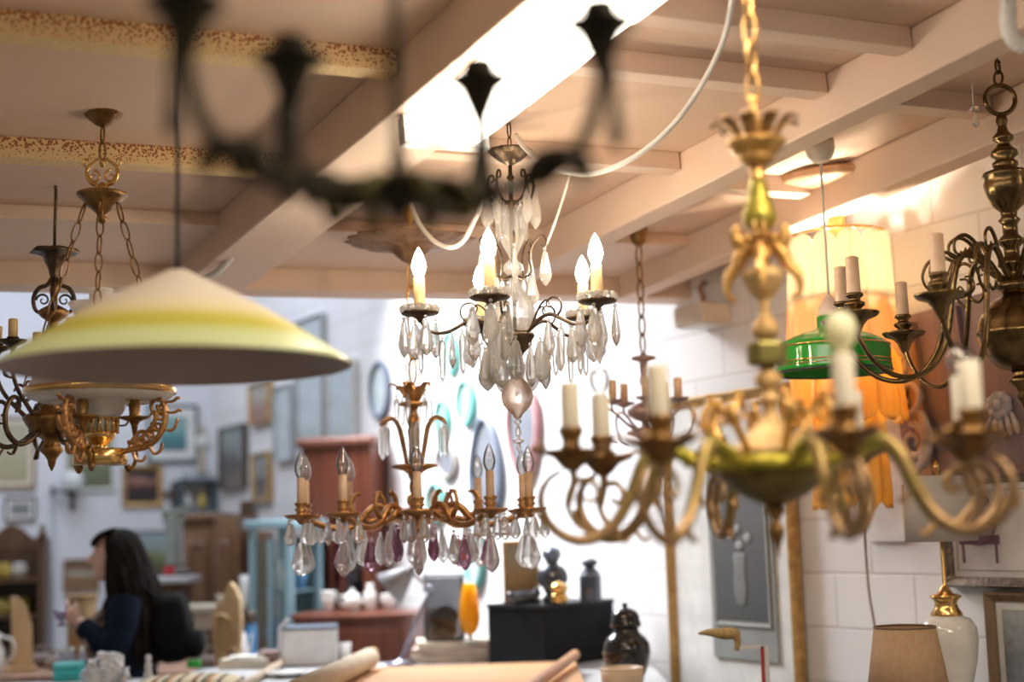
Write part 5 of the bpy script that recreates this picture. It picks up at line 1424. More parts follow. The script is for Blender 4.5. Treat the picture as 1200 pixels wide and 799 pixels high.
# stack of cream boards, glass case with coral, amber glass drop
zz = ZB
for j, (px0, px1, th, m_, lab) in enumerate(((480,582,.035,(.66,.56,.46),'cream board at the bottom of the stack beside the plinth'),(484,578,.03,(.60,.47,.40),'pinkish cream board in the middle of the stack beside the plinth'),(487,574,.03,(.70,.60,.48),'cream board on top of the stack beside the plinth'))):
    a = PT((px0+px1)/2, 777, ZB)
    w_ = (px1-px0)*6.55/FPX
    o = MB().box((0,0,th/2), (w_, .30, th)).build('cream_board', mat('board_paint_%d' % j, m_, .7, col2=tuple(c*.85 for c in m_), scale=12), loc=(a.x, a.y+.16, zz), rot=(0,0,R((3,-4,5)[j])), bevel=.003)
    tag(o, lab, 'board', 'stack of cream boards'); zz += th+.0005
q = P(520, 700, 6.62)
kx = 6.62/FPX; hc = P(520, 674, 6.62).z-zz
t = thing('glass_case', 'clear glass case with dark edges holding brown coral', 'case', (q.x, q.y, zz), R(8))
w_ = 44*kx
m_edge = mat('dark_green_edge', (.03,.06,.06), .4)
for sx in (-1,1):
    for sy in (-1,1): MB().box((sx*w_/2, sy*w_*.32, hc/2), (.006,.006,hc)).build('edge', m_edge, t)
MB().box((0,0,hc), (w_+.008,w_*.64+.008,.008)).build('top_frame', m_edge, t)
MB().box((0,0,.006), (w_+.008,w_*.64+.008,.012)).build('base', m_edge, t)
m_cg = thin_glass('case_glass', (.62,.63,.64), .05)
for sx in (-1,1): MB().box((sx*w_/2,0,hc/2), (.003,w_*.62,hc-.02)).build('glass_pane', m_cg, t)
for sy in (-1,1): MB().box((0,sy*w_*.32,hc/2), (w_-.006,.003,hc-.02)).build('glass_pane', m_cg, t)
t2 = thing('brown_coral', 'lumpy brown coral inside the glass case', 'coral', (q.x, q.y, zz+.013))
b = MB(); random.seed(4)
for j in range(26):
    a_ = random.uniform(0, 2*PI); rr_ = random.uniform(0,.042); b.ell((rr_*math.cos(a_)*1.1, rr_*math.sin(a_)*.8, random.uniform(.03,.12)), random.uniform(.02,.034), 8, 6)
b.ell((0,0,.03), (.06,.04,.04))
o = b.build('coral_head', mat('brown_coral_mat', (.36,.17,.09), .7, col2=(.22,.10,.05), scale=40), t2)
MB().lathe([(.03,0),(.032,.006),(.02,.012)], 16).build('coral_foot', m_fdark, t2)
q = P(550, 700, 6.52); A_ = lambda y: P(550, y, 6.52).z-zz; kx = 6.52/FPX
t = thing('amber_glass_drop', 'drop-shaped amber yellow glass vase right of the glass case', 'vase', (q.x, q.y, zz))
MB().lathe([(11*kx,0),(11*kx,.004),(3*kx,.01),(2.5*kx,A_(743))], 20).build('clear_foot', m_crystal, t)
MB().lathe([(r_*kx, A_(y)) for r_, y in ((2,744),(7,740),(11,733),(12.5,722),(11.5,708),(9,694),(6.5,684),(5.5,683),(8,695),(10.3,709),(11.2,722),(9.5,732),(5,738),(0,739))], 26, cap=False).build('bowl', translucent('amber_yellow_glass', (.95,.60,.03), None, 4, .1, .6), t)

# beige dome at the bottom edge
q = P(703, 800, 5.2)
t = thing('beige_dish', 'round beige dish at the bottom edge before the ginger jar', 'dish', (q.x+.075, q.y-.1, ZB))
MB().lathe([(.05,0),(.055,.01),(.075,.05),(.078,.09),(.07,.092),(.06,.03),(0,.02)], 28).build('bowl', mat('beige_glaze', (.72,.55,.38), .4), t); MB().torus((0,0,.09), .0745, .005, seg=28).build('rim', MATS['beige_glaze'], t)

# ---------------------------------------------------------------- left table
q = PT(81, 797, ZB)
t = thing('turquoise_box', 'bright turquoise lidded box in front of the person', 'box', (q.x, q.y, ZB), R(4))
m_tq = mat('turquoise_plastic', (.06,.58,.60), .35)
kx = 6.0/FPX
MB().box((0,.0,.028), (32*kx,.10,.056)).build('tray', m_tq, t, bevel=.006)
MB().box((0,.0,.068), (33*kx,.105,.022)).build('lid', mat('pale_turquoise', (.14,.68,.70), .3), t, bevel=.005)
q = PT(124, 812, ZB)
t = thing('paper_flower', 'large crumpled white paper flower in front of the person', 'flower', (q.x, q.y, ZB))
m_pap = mat('white_crumpled_paper', (.80,.80,.82), .8, col2=(.68,.69,.72), scale=20)
b = MB().ell((0,0,.07), (.07,.06,.065)); b.build('core', m_pap, t)
random.seed(11)
for j in range(34):
    u = random.uniform(.0, 1); a_ = random.uniform(0, 2*PI); el = math.asin(u)*.98
    n_ = Vector((math.cos(a_)*math.cos(el), math.sin(a_)*math.cos(el), math.sin(el)))
    c = Vector((0,0,.06))+n_*.068
    s1 = n_.orthogonal().normalized(); s1.rotate(Matrix.Rotation(random.uniform(0,6.28), 3, n_)); s2 = n_.cross(s1)
    L_ = random.uniform(.025,.04)
    b = MB().leaf([c-s1*L_, c-s1*L_*.4+n_*.018, c+s1*L_*.3+n_*.012, c+s1*L_+n_*.03], [.012,.028,.03,.014], .004, side=s2)
    b.build('petal', m_pap, t)
def stripes():
    m, nt, b = _nodes('striped_cloth'); tc = nt.nodes.new('ShaderNodeTexCoord'); sp = nt.nodes.new('ShaderNodeSeparateXYZ')
    nt.links.new(tc.outputs['Object'], sp.inputs[0])
    ml = nt.nodes.new('ShaderNodeMath'); ml.operation = 'MULTIPLY'; ml.inputs[1].default_value = 6.5; nt.links.new(sp.outputs['X'], ml.inputs[0])
    fr = nt.nodes.new('ShaderNodeMath'); fr.operation = 'FRACT'; nt.links.new(ml.outputs[0], fr.inputs[0])
    r = nt.nodes.new('ShaderNodeValToRGB'); r.color_ramp.interpolation = 'CONSTANT'; e = r.color_ramp.elements
    e[0].position = 0; e[0].color = (.66,.56,.36,1); e[1].position = .25; e[1].color = (.24,.10,.05,1)
    for p_, c_ in ((.38,(.68,.58,.40)),(.5,(.12,.16,.08)),(.62,(.50,.20,.06)),(.72,(.66,.55,.36)),(.88,(.16,.14,.07))): x_ = e.new(p_); x_.color = (*c_,1)
    nt.links.new(fr.outputs[0], r.inputs[0]); nt.links.new(r.outputs[0], b.inputs['Base Color']); b.inputs['Roughness'].default_value = .85
    return m
q = PT(222, 800, ZB)
t = thing('striped_cushion', 'brown, green and cream striped cushion at the bottom edge', 'cushion', (min(q.x+.0,-1.36)+.07, q.y-.34, ZB), R(3))
def pillow(b, w_, d, h, n=14):
    vs, fs = [], []
    for s in (1, -1):
        for i in range(n+1):
            for j in range(n+1):
                u, v = i/n*2-1, j/n*2-1
                zz_ = h/2*(1+s*((1-u**4)*(1-v**4))**.5)
                vs.append((u*w_/2*(1-.04*v*v), v*d/2*(1-.04*u*u), zz_))
    S = (n+1)**2
    for i in range(n):
        for j in range(n):
            a_ = i*(n+1)+j; fs.append((a_, a_+n+1, a_+n+2, a_+1)); fs.append((S+a_, S+a_+1, S+a_+n+2, S+a_+n+1))
    return b.add(vs, fs)
pillow(MB(), .40, .34, .062).build('cover', stripes(), t)
MB().sweep([(.2*c,  .17*s_,.031) for c, s_ in ((-1,-1),(0,-1),(1,-1),(1,0),(1,1),(0,1),(-1,1),(-1,0))], .005, seg=6, closed=True).build('piping', m_fdark, t)

# things on the brown table and further back at the left
ZT = .93
def chair_back(px, y0, d, label, rz):
    q = P(px, 700, d); zt = P(px, y0, d).z
    t = thing('carved_chair', label, 'chair', (q.x, q.y, 0), rz)
    m_ = wood('pale_carved_wood', (.66,.47,.26), (.52,.35,.18), 4)
    zs = .46
    MB().box((0,0,zs), (.42,.40,.04)).build('seat', m_, t, bevel=.01)
    for sx in (-1,1):
        MB().lathe([(.016,0),(.024,.2),(.02,.36),(.026,.44)], 10, tr(sx*.18,-.17,0)).build('leg', m_, t)
        MB().lathe([(.016,0),(.024,.2),(.02,.36),(.026,.44)], 10, tr(sx*.18,.17,0)).build('leg', m_, t)
    h_ = zt-zs
    po = [(-.07,0),(.07,0),(.088,h_*.35),(.074,h_*.62),(.086,h_*.80),(.078,h_*.91),(.052,h_*.97),(.022,h_),(-.004,h_*.965),(-.03,h_*.90),(-.06,h_*.885),(-.086,h_*.82),(-.09,h_*.72),(-.072,h_*.55),(-.086,h_*.3)]
    MB().prism(po, -.015, .015, tr(0,.18,zs) @ rotx(PI/2)).build('backrest', m_, t, bevel=.006)
    MB().scroll((-.03,.16,zs+h_*.78), .05, 1.2, .010, .005, PL, n=20).build('carved_scroll', m_, t); MB().scroll((.03,.16,zs+h_*.62), .05, 1.2, .010, .005, PL, start=PI, n=20).build('carved_scroll', m_, t)
chair_back(241, 684, 6.95, 'pale carved chair with scrolled crest right of the person', R(-25))
q = P(25, 740, 7.55)
t = thing('wooden_figure', 'pale carved plank with pointed top standing at the left edge', 'carving', (q.x, q.y, ZT), R(20))
hh = P(25, 698, 7.55).z-ZT
MB().prism([(-.055,0),(.06,0),(.055,hh*.6),(.02,hh*.85),(-.03,hh),(-.06,hh*.97),(-.05,hh*.6)], -.02, .02, rotx(PI/2)).build('plank', MATS['pale_carved_wood'], t, bevel=.006)
MB().box((0,0,.012), (.16,.12,.024)).build('foot', MATS['pale_carved_wood'], t, bevel=.004)
q = P(17, 750, 7.45)
t = thing('white_jug', 'white jug with big handle before the pointed wooden carving', 'jug', (q.x-.09, q.y-.06, ZT))
MB().lathe([(.04,0),(.06,.05),(.06,.12),(.035,.17),(.042,.21),(.036,.21),(.028,.17),(0,.1)], 20).build('body', m_china, t)
MB().tube([(.04,0,.19),(.10,0,.17),(.105,0,.10),(.055,0,.05)], .009, 8, 4).build('handle', m_china, t)
def bag(px, d, w_, h, zb, label, m_, name='folded_bag', cat='bag', rz=0):
    q = P(px, 760, d); t = thing(name, label, cat, (q.x, q.y, zb), rz)
    b = MB(); pillow(b, w_, w_*.6, h, 10); b.build('body', m_, t)
    b = MB().tube([(-w_*.25,0,h*.8),(-w_*.2,0,h*1.35),(w_*.2,0,h*1.35),(w_*.25,0,h*.8)], .008, 8, 4); b.build('handle', m_, t)
bag(50, 7.75, .16, .075, ZT, 'grey-brown leather bag left of the person', mat('greybrown_leather', (.26,.20,.18), .5), rz=.2)
bag(68, 7.6, .13, .065, ZT, 'taupe leather bag between the grey-brown bag and the person', mat('taupe_leather', (.36,.29,.26), .5))
table('white_side_table', 'white painted table with china right of the carved chair', -1.60, -1.24, 7.34, 7.74, .90, m_twhite, m_twhite)
bag(243, 7.46, .18, .09, .90, 'dark brown leather bag on the white painted table beside the carved chair', mat('darkbrown_leather', (.10,.06,.05), .5))
# books and card on the work table
zz = ZB
for j, (w_, d, th, c_, lab) in enumerate(((.24,.17,.022,(.60,.46,.32),'tan book at the bottom of the low pile right of the cushion'),(.22,.16,.02,(.74,.66,.52),'cream book in the middle of the low pile'),(.15,.12,.012,(.82,.82,.80),'small white card on top of the book pile'))):
    q = PT(288, 783, ZB)
    t = thing('book' if j < 2 else 'white_card', lab, 'book' if j < 2 else 'card', (q.x, q.y+.03, zz), R((5,-6,14)[j]))
    MB().box((0,0,th/2), (w_-.006, d-.006, th-.004)).build('pages', mat('book_pages', (.78,.74,.66), .8), t)
    for s in (0,1): MB().box((0,0,.0015+s*(th-.003)), (w_, d, .003)).build('cover', mat('cover_%d' % j, c_, .6), t)
    zz += th+.0005
q = PT(320, 783, ZB)
t = thing('brown_box', 'small mauve-brown box right of the book pile', 'box', (q.x-.025, q.y+.10, ZB), R(-8))
MB().box((0,0,.03), (.10,.10,.06)).build('body', mat('mauve_card', (.33,.22,.21), .6), t, bevel=.004); MB().box((0,0,.066), (.105,.105,.012)).build('lid', MATS['mauve_card'], t, bevel=.003)
q = P(92, 720, 7.6)
t = thing('wicker_basket', 'upright tan wicker basket behind the hands of the person', 'basket', (q.x, q.y+.05, ZT), R(10))
hb_ = P(92, 690, 7.6).z-ZT
m_wick = mat('tan_wicker', (.48,.33,.17), .8, col2=(.30,.19,.09), scale=60, bump=.5, bscale=90)
MB().lathe([(.060,0),(.066,hb_*.3),(.075,hb_*.9),(.070,hb_*.9),(.055,.02),(0,.02)], 20, sx=1.1).build('body', m_wick, t)
MB().sweep([(.082*math.cos(2*PI*j/20), .075*math.sin(2*PI*j/20), hb_*.9) for j in range(20)], .009, seg=8, closed=True).build('rim', m_wick, t)
m_lil = mat('lilac_glass', (.36,.30,.44), .15, col2=(.50,.46,.56), scale=12, coat=.5)
for j, (px_, lab) in enumerate(((74,'lilac glass jar left of its two neighbours behind the turquoise box'),(85,'lilac glass jar between two others behind the turquoise box'),(97,'lilac glass jar nearest the coat behind the turquoise box'))):
    q = P(px_, 770, 6.3); r, H = .016, P(px_, 757, 6.3).z-ZB
    t = thing('glass_jar', lab, 'jar', (q.x, q.y-.01, ZB))
    MB().lathe([(r*.8,0),(r,H*.06),(r,H*.72),(r*.6,H*.82),(0,H*.82)], 16).build('body', m_lil, t)
    MB().lathe([(r*.7,H*.81),(r*.72,H*.94),(r*.5,H),(0,H)], 16).build('lid', m_china, t)
# figurine pair
for j, (px, m_, lab) in enumerate(((202,mat('pale_figurine',(.72,.68,.68),.4),'small pale figurine with red base beside the cushion'),)):
    q = PT(206, 790, ZB)
    t = thing('figurine', lab, 'figurine', (q.x-.0, min(q.y, 6.0), ZB))
    MB().lathe([(.022,0),(.024,.012),(.02,.018)], 14).build('base', mat('red_base', (.60,.10,.06), .4), t)
    b = MB().lathe([(.018,.018),(.02,.04),(.012,.07),(.016,.085),(.008,.098)], 14); b.ell((0,0,.112), (.013,.013,.016), 10, 8); b.build('body', m_, t)
# white china on the white side table, blue-and-white jar, white tall vase
china(294, 716, 7, 'jar', 'blue-glazed lidded jar on the white painted table', m_=m_bluechina, d=7.55, zb=.90)
china(270, 722, 7, 'bowl', 'pinkish bowl on the white painted table', m_=mat('pink_glaze', (.60,.34,.34), .3), d=7.55, zb=.90)
china(282, 728, 9, 'teapot', 'white teapot at the front of the white painted table', d=7.5, zb=.90)
table('low_cabinet', 'cream cabinet behind the white painted table', -2.02, -1.66, 8.5, 8.85, 1.20, mat('cream_paint', (.70,.64,.52), .5), MATS['cream_paint'], cat='cabinet')
china(289, 674, 8, 'cup', 'tall white tapered vase on the cream cabinet', d=8.7, zb=1.20, name='tall_vase', cat='vase')
china(262, 697, 9, 'bowl', 'cream bowl on the cream cabinet behind the white table', d=8.7, zb=1.20, m_=mat('cream_glaze2', (.72,.66,.54), .3))
table('white_console', 'white console carrying the red pot behind the person', -2.36, -2.06, 8.95, 9.35, 1.36, mat('grey_white_paint', (.50,.51,.54), .5), m_dark)
china(199, 661, 7, 'jar', 'bright red lidded pot on the white console', d=9.2, zb=1.36, m_=mat('red_glaze', (.55,.03,.03), .3), name='red_pot', cat='pot')
bag(214, 9.1, .12, .05, 1.36, 'small dark bag beside the red pot', m_fdark)

# ---------------------------------------------------------------- lamps before the block wall
ZC = .97
q = P(1108, 700, 4.5); Al = Ax(1108, 700, 4.5); kx = Al.k; zz_ = lambda y: Al.z0+Al.z(y)-ZC
t = thing('table_lamp', 'white ginger-jar lamp with brass neck and drum shade', 'lamp', (q.x, q.y, ZC))
MB().lathe([(22*kx,0),(23*kx,.006)]+[(r_*kx, zz_(y)) for r_, y in ((25,800),(31,775),(34,750),(33,735),(27,725),(17,721),(14,719))], 36).build('jar_base', mat('white_glaze', (.76,.75,.72), .12, coat=.5), t)
MB().lathe([(r_*kx, zz_(y)) for r_, y in ((18,722),(18.5,719),(14,712),(12.5,706),(15,702),(18.5,699),(17,697),(9,695),(7,691),(3.5,687),(2.4,684),(2.4,560),(1.8,556))], 28).build('brass_neck', m_polbrass, t)
MB().lathe([(38*kx, zz_(634)),(42*kx, zz_(634)),(38*kx, zz_(558)),(37*kx, zz_(558)),(41*kx, zz_(633))], 40, cap=False).build('lamp_shade', translucent('grey_white_shade', (.66,.62,.58), None, 5, .7, .35), t)
MB().lathe([(r_*kx, zz_(y)) for r_, y in ((1.5,560),(3,557),(2,554),(4.5,549),(4,545),(1.5,541),(.2,539))], 14).build('finial', m_polbrass, t)
q = P(1062, 765, 4.15); Al = Ax(1062, 765, 4.15); kx = Al.k; zz_ = lambda y: Al.z0+Al.z(y)-ZC
t = thing('table_lamp', 'small lamp with tan conical fabric shade', 'lamp', (q.x, q.y, ZC))
MB().lathe([(r_*kx, zz_(y)) for r_, y in ((34.5,734.5),(35.5,734.5),(50,826),(49,826),(34.5,736))], 48, cap=False).build('lamp_shade', translucent('tan_linen_shade', (.62,.42,.26), (.56,.37,.22), 60, .8, .3), t)
MB().torus((0,0,zz_(734.5)), 35*kx, 1.3*kx, seg=48, rseg=6).build('shade_rim', mat('brown_trim', (.18,.10,.06), .6), t)
MB().lathe([(.05,0),(.052,.01),(.02,.03),(.028,.06),(.012,.08),(.006,.09),(.006,zz_(760))], 20).build('base', m_polbrass, t)
# carved bird head on a stick
q = P(862, 760, 4.6); Al = Ax(862, 760, 4.6); kx = Al.k; zz_ = lambda y: Al.z0+Al.z(y)-ZC
t = thing('bird_head_stand', 'carved yellow-brown bird head on a white and red stand before the gilt frame', 'carving', (q.x, q.y, ZC))
b = MB().ell((-9*kx,0,zz_(742)), (16*kx,8*kx,7*kx)); b.tube([(-20*kx,0,zz_(741)),(-32*kx,0,zz_(740)),(-43*kx,0,zz_(741))], [6*kx,4*kx,1*kx], 10, 3); b.tube([(0,0,zz_(743)),(3*kx,0,zz_(752)),(1*kx,0,zz_(762))], [6*kx,4*kx,3*kx], 10, 3)
b.build('bird_head', wood('yellow_brown_carving', (.50,.36,.15), (.32,.21,.08), 8), t)
MB().box((16*kx,0,zz_(758.5)), (34*kx,4*kx,4*kx)).build('cross_bar', m_china, t)
MB().box((31*kx,0,zz_(758)/2), (4*kx,4*kx,zz_(758))).build('red_post', mat('red_paint', (.45,.06,.05), .4), t)
MB().box((36*kx,0,zz_(757)/2), (4*kx,4*kx,zz_(757))).build('white_post', m_china, t)
MB().box((33*kx,0,.01), (24*kx,24*kx,.02)).build('foot', m_dark, t)
table('plant_table', 'small dark table under the bird head stand', q.x-.06, q.x+.22, q.y-.12, q.y+.12, .97, m_dark, m_dark, cat='table')

# ---------------------------------------------------------------- cables, hose, hook ornament
def cable(pts, r, m_, label, name='cable', cat='cable'):
    o = MB().tube([P(*p) for p in pts], r, 8, 6).build(name, m_, None)
    return tag(o, label, cat)
cable([(862,-30,ceil_d(862,-30)-.07),(850,40,3.36),(822,100,3.5),(785,150,3.6),(740,186,3.7),(690,204,3.8),(645,196,3.88),(616,174,3.94),(604,158,3.97)], .0075, m_cord, 'white cable drooping from the ceiling to the crystal chandelier')
cable([(478,224,ceil_d(478,224)-.07),(482,240,4.55),(492,262,4.5),(508,282,4.45),(527,290,4.4),(543,282,4.4),(556,258,4.35),(572,222,4.3)], .0075, m_cord, 'white cable hanging beside the hook of the amethyst chandelier')
cable([(672,190,ceil_d(672,190)-.05),(668,205,4.35),(660,232,4.35),(650,262,4.35),(641,285,4.4)], .004, m_cord, 'short white cable hanging behind the crystal chandelier')
cable([(282,285,4.7),(270,302,4.75),(255,318,4.8),(236,328,4.85)], .012, m_cord, 'pale thick cable by the left end of the main beam')
cable([(1011,560,5.0),(1013,620,4.95),(1018,690,4.9),(1026,745,4.85),(1024,810,4.8)], .005, mat('brown_cable', (.34,.28,.26), .6), 'brown cable hanging down the white block wall')
b = MB(); pts = catmull([P(1168,-75,ceil_d(1168,-75)-.03), P(1172,-40,2.9), P(1181,0,2.9), P(1181,25,2.9), P(1186,44,2.9), P(1200,54,2.9), P(1230,58,2.9)], 14)
b.sweep(pts, [.016+.0024*math.sin(i*1.57) for i in range(len(pts))], seg=14)
tag(b.build('corrugated_hose', mat('white_hose', (.74,.72,.69), .5)), 'white corrugated hose at the top right corner', 'hose')
q = P(1141, 128, 3.9)
t = thing('glass_ornament', 'small clear glass ornament hanging beside the ring of the ball chandelier', 'ornament', q)
MB().lathe([(.002,ceil_z(q.x,q.y)-q.z),(.002,0)], 6).build('thread', m_cord, t)
MB().ell((0,0,.0), (.016,.016,.008), 10, 6).build('glass_cap', m_crystal, t); drop(.04,.022).build('glass_drop', m_crystal, t, loc=(.003,0,-.012))
# ================================================================ the person (profile, facing the left of the photograph)
kp = 6.62/FPX
q = P(150, 720, 6.62)
t = thing('person', 'long dark-haired person in a navy coat in profile, holding a small ornament', 'person', (q.x, q.y, 0), R(6))
m_skin = mat('skin', (.72,.45,.36), .5, col2=(.66,.40,.32), scale=20, sss=.1)
def V(f, s, z_): return Vector((-f, -s, z_))          # forward, towards the viewer, up
B = MB()
def limb(b, pts, rs, seg=12, n=4): b.sweep(catmull(pts, n), lerp_list(rs, (len(pts)-1)*n+1), seg=seg)
def torso(b, stations, seg=20, n=3):
    st = []
    for i in range(len(stations)-1):
        for j in range(n):
            u = j/n; st.append(tuple(a_*(1-u)+c_*u for a_, c_ in zip(stations[i], stations[i+1])))
    st.append(stations[-1]); vs, fs = [], []
    for (z_, f, rf, rs_) in st:
        for kx_ in range(seg):
            a_ = 2*PI*kx_/seg; vs.append(V(f+rf*math.cos(a_), rs_*math.sin(a_), z_))
    for i in range(len(st)-1):
        for kx_ in range(seg): fs.append((i*seg+kx_, i*seg+(kx_+1) % seg, (i+1)*seg+(kx_+1) % seg, (i+1)*seg+kx_))
    fs.append(tuple(range(seg-1,-1,-1))); fs.append(tuple((len(st)-1)*seg+kx_ for kx_ in range(seg)))
    b.add(vs, fs)
SH = 1.35
torso(B, [(.84,-.01,.11,.165),(.95,-.01,.105,.16),(1.06,0,.09,.135),(1.2,0,.105,.15),(1.31,-.005,.095,.165),(1.385,0,.06,.10),(1.42,.01,.045,.05)])
limb(B, [V(.0,0,1.38),V(.03,0,1.43),V(.05,0,1.47)], [.052,.048,.05])
B.ell(V(.068,0,1.525), (.094,.074,.112), 20, 14); B.ell(V(.10,0,1.462), (.058,.05,.052), 16, 10); B.ell(V(.135,0,1.44), (.022,.028,.018), 12, 8)
limb(B, [V(.152,0,1.545),V(.168,0,1.525),V(.178,0,1.508),V(.160,0,1.50)], [.010,.011,.013,.010], 10)
B.ell(V(.155,0,1.475), (.012,.024,.006), 10, 6); B.ell(V(.152,0,1.463), (.012,.02,.006), 10, 6)
for s in (-1,1):
    B.ell(V(.055,s*.074,1.515), (.018,.010,.030), 10, 8); B.ell(V(.145,s*.03,1.548), (.016,.022,.008), 10, 6)
    B.ell(V(.13,s*.035,1.505), (.022,.022,.02), 10, 8)
    limb(B, [V(0,s*.085,.90),V(.005,s*.085,.70),V(.01,s*.08,.49),V(-.01,s*.08,.32),V(-.02,s*.08,.07)], [.088,.078,.055,.052,.036])
    limb(B, [V(-.05,s*.08,.04),V(.04,s*.085,.035),V(.14,s*.09,.025)], [.034,.036,.026])
EL = {1: (V(-.015,.165,SH-.02), V(-.01,.215,1.21), V(.035,.205,1.115), V(.12,.16,1.17), V(.20,.10,1.235)),
      -1: (V(-.015,-.165,SH-.02), V(-.005,-.215,1.21), V(.045,-.20,1.11), V(.13,-.13,1.17), V(.205,-.035,1.215))}
for s in (1,-1):
    limb(B, list(EL[s]), [.055,.046,.042,.036,.026])
    w = EL[s][-1]; dirv = (EL[s][-1]-EL[s][-2]).normalized(); up = V(0,0,1); side = dirv.cross(up).normalized()
    pc = w+dirv*.045
    B.sweep([w-dirv*.01, w+dirv*.03, w+dirv*.07, w+dirv*.085], [.022,.034,.036,.028], [.018,.016,.015,.010], side=up, seg=12)
    inn = side if side.dot(V(0,-s,0)) > 0 else -side
    for j, (off, L_) in enumerate(((.026,.062),(.009,.070),(-.009,.066),(-.025,.052))):
        b0 = w+dirv*.078+up*off
        limb(B, [b0, b0+dirv*L_*.45+inn*.006, b0+dirv*L_*.75+inn*.026, b0+dirv*L_*.78+inn*.048], [.0095,.0088,.008,.0065], 8, 3)
    b0 = w+dirv*.025+up*.026
    limb(B, [b0, b0+up*.022+dirv*.022+inn*.014, b0+up*.022+dirv*.048+inn*.032], [.012,.0095,.0075], 8, 3)
o = B.build('body', m_skin, t)
rm = o.modifiers.new('remesh','REMESH'); rm.mode = 'VOXEL'; rm.voxel_size = .0055; rm.use_smooth_shade = True
sm = o.modifiers.new('smooth','SMOOTH'); sm.factor = .5; sm.iterations = 3
for s in (-1,1):
    MB().ell(V(.148,s*.031,1.532), (.010,.013,.007), 12, 8).build('eye', mat('eye_white', (.8,.78,.75), .2), t)
    MB().ell(V(.156,s*.031,1.532), (.003,.006,.006), 10, 6).build('iris', mat('dark_iris', (.05,.03,.02), .2), t)
# coat
J = MB()
torso(J, [(.62,-.01,.145,.215),(.80,-.01,.135,.20),(.95,-.01,.13,.19),(1.08,-.0,.118,.168),(1.2,-.0,.13,.178),(1.31,-.005,.118,.185),(1.375,0,.085,.135),(1.415,.01,.062,.072)])
for s in (1,-1):
    limb(J, list(EL[s][:4])+[EL[s][3].lerp(EL[s][4],.72)], [.074,.066,.062,.056,.048])
o = J.build('coat', mat('navy_wool', (.004,.009,.022), .9, col2=(.007,.013,.028), scale=12, bump=.15, bscale=60, spec=.15), t)
rm = o.modifiers.new('remesh','REMESH'); rm.mode = 'VOXEL'; rm.voxel_size = .008; rm.use_smooth_shade = True
sm = o.modifiers.new('smooth','SMOOTH'); sm.factor = .5; sm.iterations = 4
T = MB()
torso(T, [(.72,-.005,.115,.17),(.86,-.01,.118,.172),(.95,-.01,.112,.166)])
for s in (-1,1): limb(T, [V(0,s*.088,.88),V(.005,s*.088,.70),V(.01,s*.082,.49),V(-.01,s*.08,.32),V(-.02,s*.08,.09)], [.10,.09,.068,.062,.055])
o = T.build('trousers', mat('black_trousers', (.02,.02,.022), .8), t)
rm = o.modifiers.new('remesh','REMESH'); rm.mode = 'VOXEL'; rm.voxel_size = .009; rm.use_smooth_shade = True
for s in (-1,1):
    b = MB(); limb(b, [V(-.075,s*.08,.045),V(-.03,s*.082,.05),V(.06,s*.087,.042),V(.165,s*.092,.032)], [.036,.046,.044,.028])
    b.box(V(.045,s*.086,.008), (.26,.085,.016)); b.build('shoe', mat('black_leather', (.02,.018,.017), .4), t)
# hair
H = MB(); random.seed(5)
H.ell(V(.030,0,1.545), (.104,.090,.112), 20, 12)
for j in range(110):
    a_ = random.uniform(-1.0, 1.0)*PI*.60          # around the back; 0 = straight back
    el = random.uniform(.15, 1.0)
    bx, by = -math.cos(a_), math.sin(a_)
    r0 = .108
    root = V(.045+bx*r0*math.cos(el)*.95, by*.088*math.cos(el), 1.545+.11*math.sin(el))
    out = V(.04+bx*.118, by*.10, 1.50+random.uniform(-.02,.02))
    L_ = random.uniform(.80, 1.0)
    mid = V(-.005+bx*.125+random.uniform(-.01,.01)+(.03 if bx>0 else 0), by*.135+random.uniform(-.012,.012), 1.36)
    end = V(-.01+bx*.115+random.uniform(-.025,.025), by*.15+random.uniform(-.02,.02), 1.36-.20*L_)
    tip = V(-.01+bx*.11+random.uniform(-.03,.03), by*.14+random.uniform(-.03,.03), 1.30-.30*L_*L_)
    H.sweep(catmull([root, out, mid, end, tip], 4), [.014,.020,.020,.016,.004], seg=6)
for j in range(16):                                   # fringe
    by = -1+2*j/15
    H.sweep(catmull([V(.06,by*.05,1.652), V(.115,by*.066,1.63), V(.150,by*.064,1.60), V(.158,by*.062,1.572)], 3), [.010,.012,.009,.003], seg=6)
o = H.build('hair', mat('dark_brown_hair', (.007,.005,.004), .7, col2=(.014,.009,.007), scale=40, spec=.12), t)
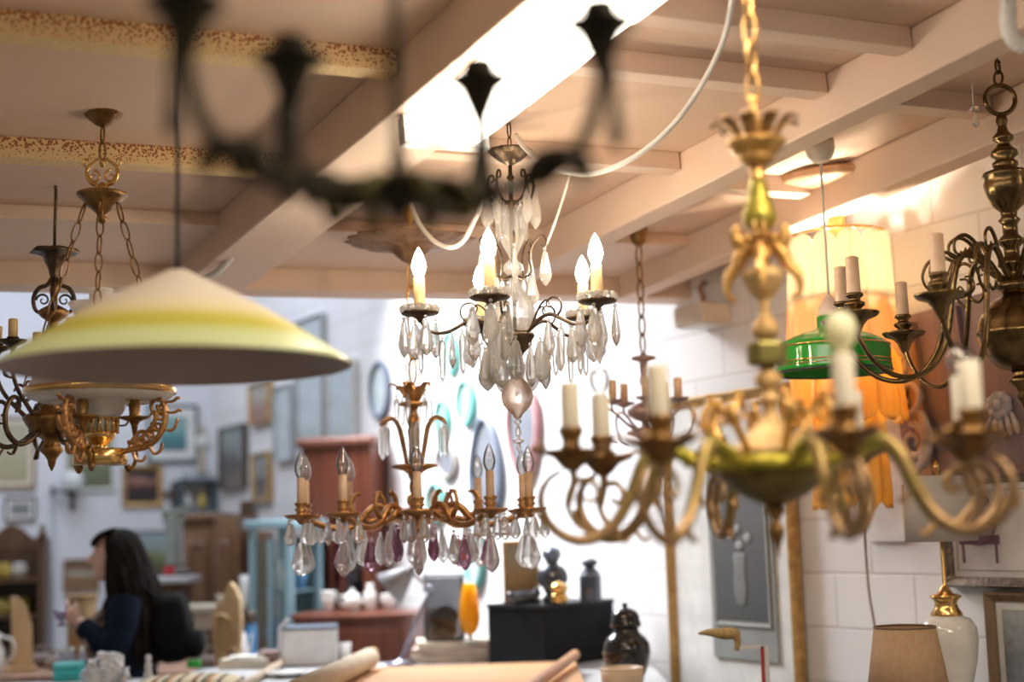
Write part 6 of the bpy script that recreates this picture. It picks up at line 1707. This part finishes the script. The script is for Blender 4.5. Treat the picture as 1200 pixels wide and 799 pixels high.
# scarf hanging from the arm
S = MB().leaf([V(.02,.09,1.30), V(.09,.12,1.24), V(.12,.18,1.16), V(.13,.205,1.05), V(.14,.20,.92)], [.03,.05,.05,.055,.05], .016, side=V(1,.3,0), n=5, seg=10)
S.build('scarf', mat('mottled_scarf', (.26,.21,.17), .9, col2=(.06,.05,.045), scale=30, lo=.45, hi=.55), t)

# held ornament
c = (t.matrix_world if False else Matrix.Translation(t.location) @ rotz(R(6))) @ V(.295,.03,1.235)
t2 = thing('glass_ornament', 'small violet-blue ornament held up in the hand of the person', 'ornament', c)
m_vio = mat('violet_blue_glass', (.22,.20,.42), .15, col2=(.42,.40,.55), scale=40, coat=.5)
MB().lathe([(.018,-.02),(.022,-.014),(.010,-.004),(.012,.004)], 16).build('foot', m_vio, t2)
b = MB().ell((0,0,.03), (.03,.022,.026), 14, 9); b.ell((-.026,0,.048), (.014,.012,.012), 10, 7); b.leaf([(.02,0,.04),(.04,0,.055),(.05,0,.05)], [.010,.014,.004], .006); b.build('body', m_vio, t2)
# backpack
c = (Matrix.Translation(t.location) @ rotz(R(6))) @ V(-.165,.05,1.03)
t3 = thing('backpack', 'black backpack on the back of the person with a green patch', 'backpack', c, R(6))
b = MB(); pillow(b, .30, .17, .32, 12)
o = MB().add([(x, y, z_) for x, y, z_ in b.v], b.f).build('main_bag', mat('black_nylon', (.006,.006,.007), .85, bump=.1, spec=.15), t3, rot=(0,R(-6),0))
o.location = (.055, .05, 0); o.scale = (.62,1.5,1)
b = MB(); pillow(b, .10, .16, .13, 8); b.build('front_pocket', MATS['black_nylon'], t3, loc=(.14,.02,.02))
MB().box((.15,-.06,.0), (.06,.05,.035)).build('green_patch', mat('green_tag', (.04,.42,.06), .5), t3, bevel=.006)
for s in (-1,1):
    MB().sweep(catmull([(-.02,.05+s*.10,.30),(-.10,.05+s*.11,.36),(-.24,.05+s*.10,.30),(-.262,.05+s*.12,.18),(-.14,.05+s*.19,.06)], 5), .022, .006, side=(0,1,0), seg=8).build('strap', MATS['black_nylon'], t3)
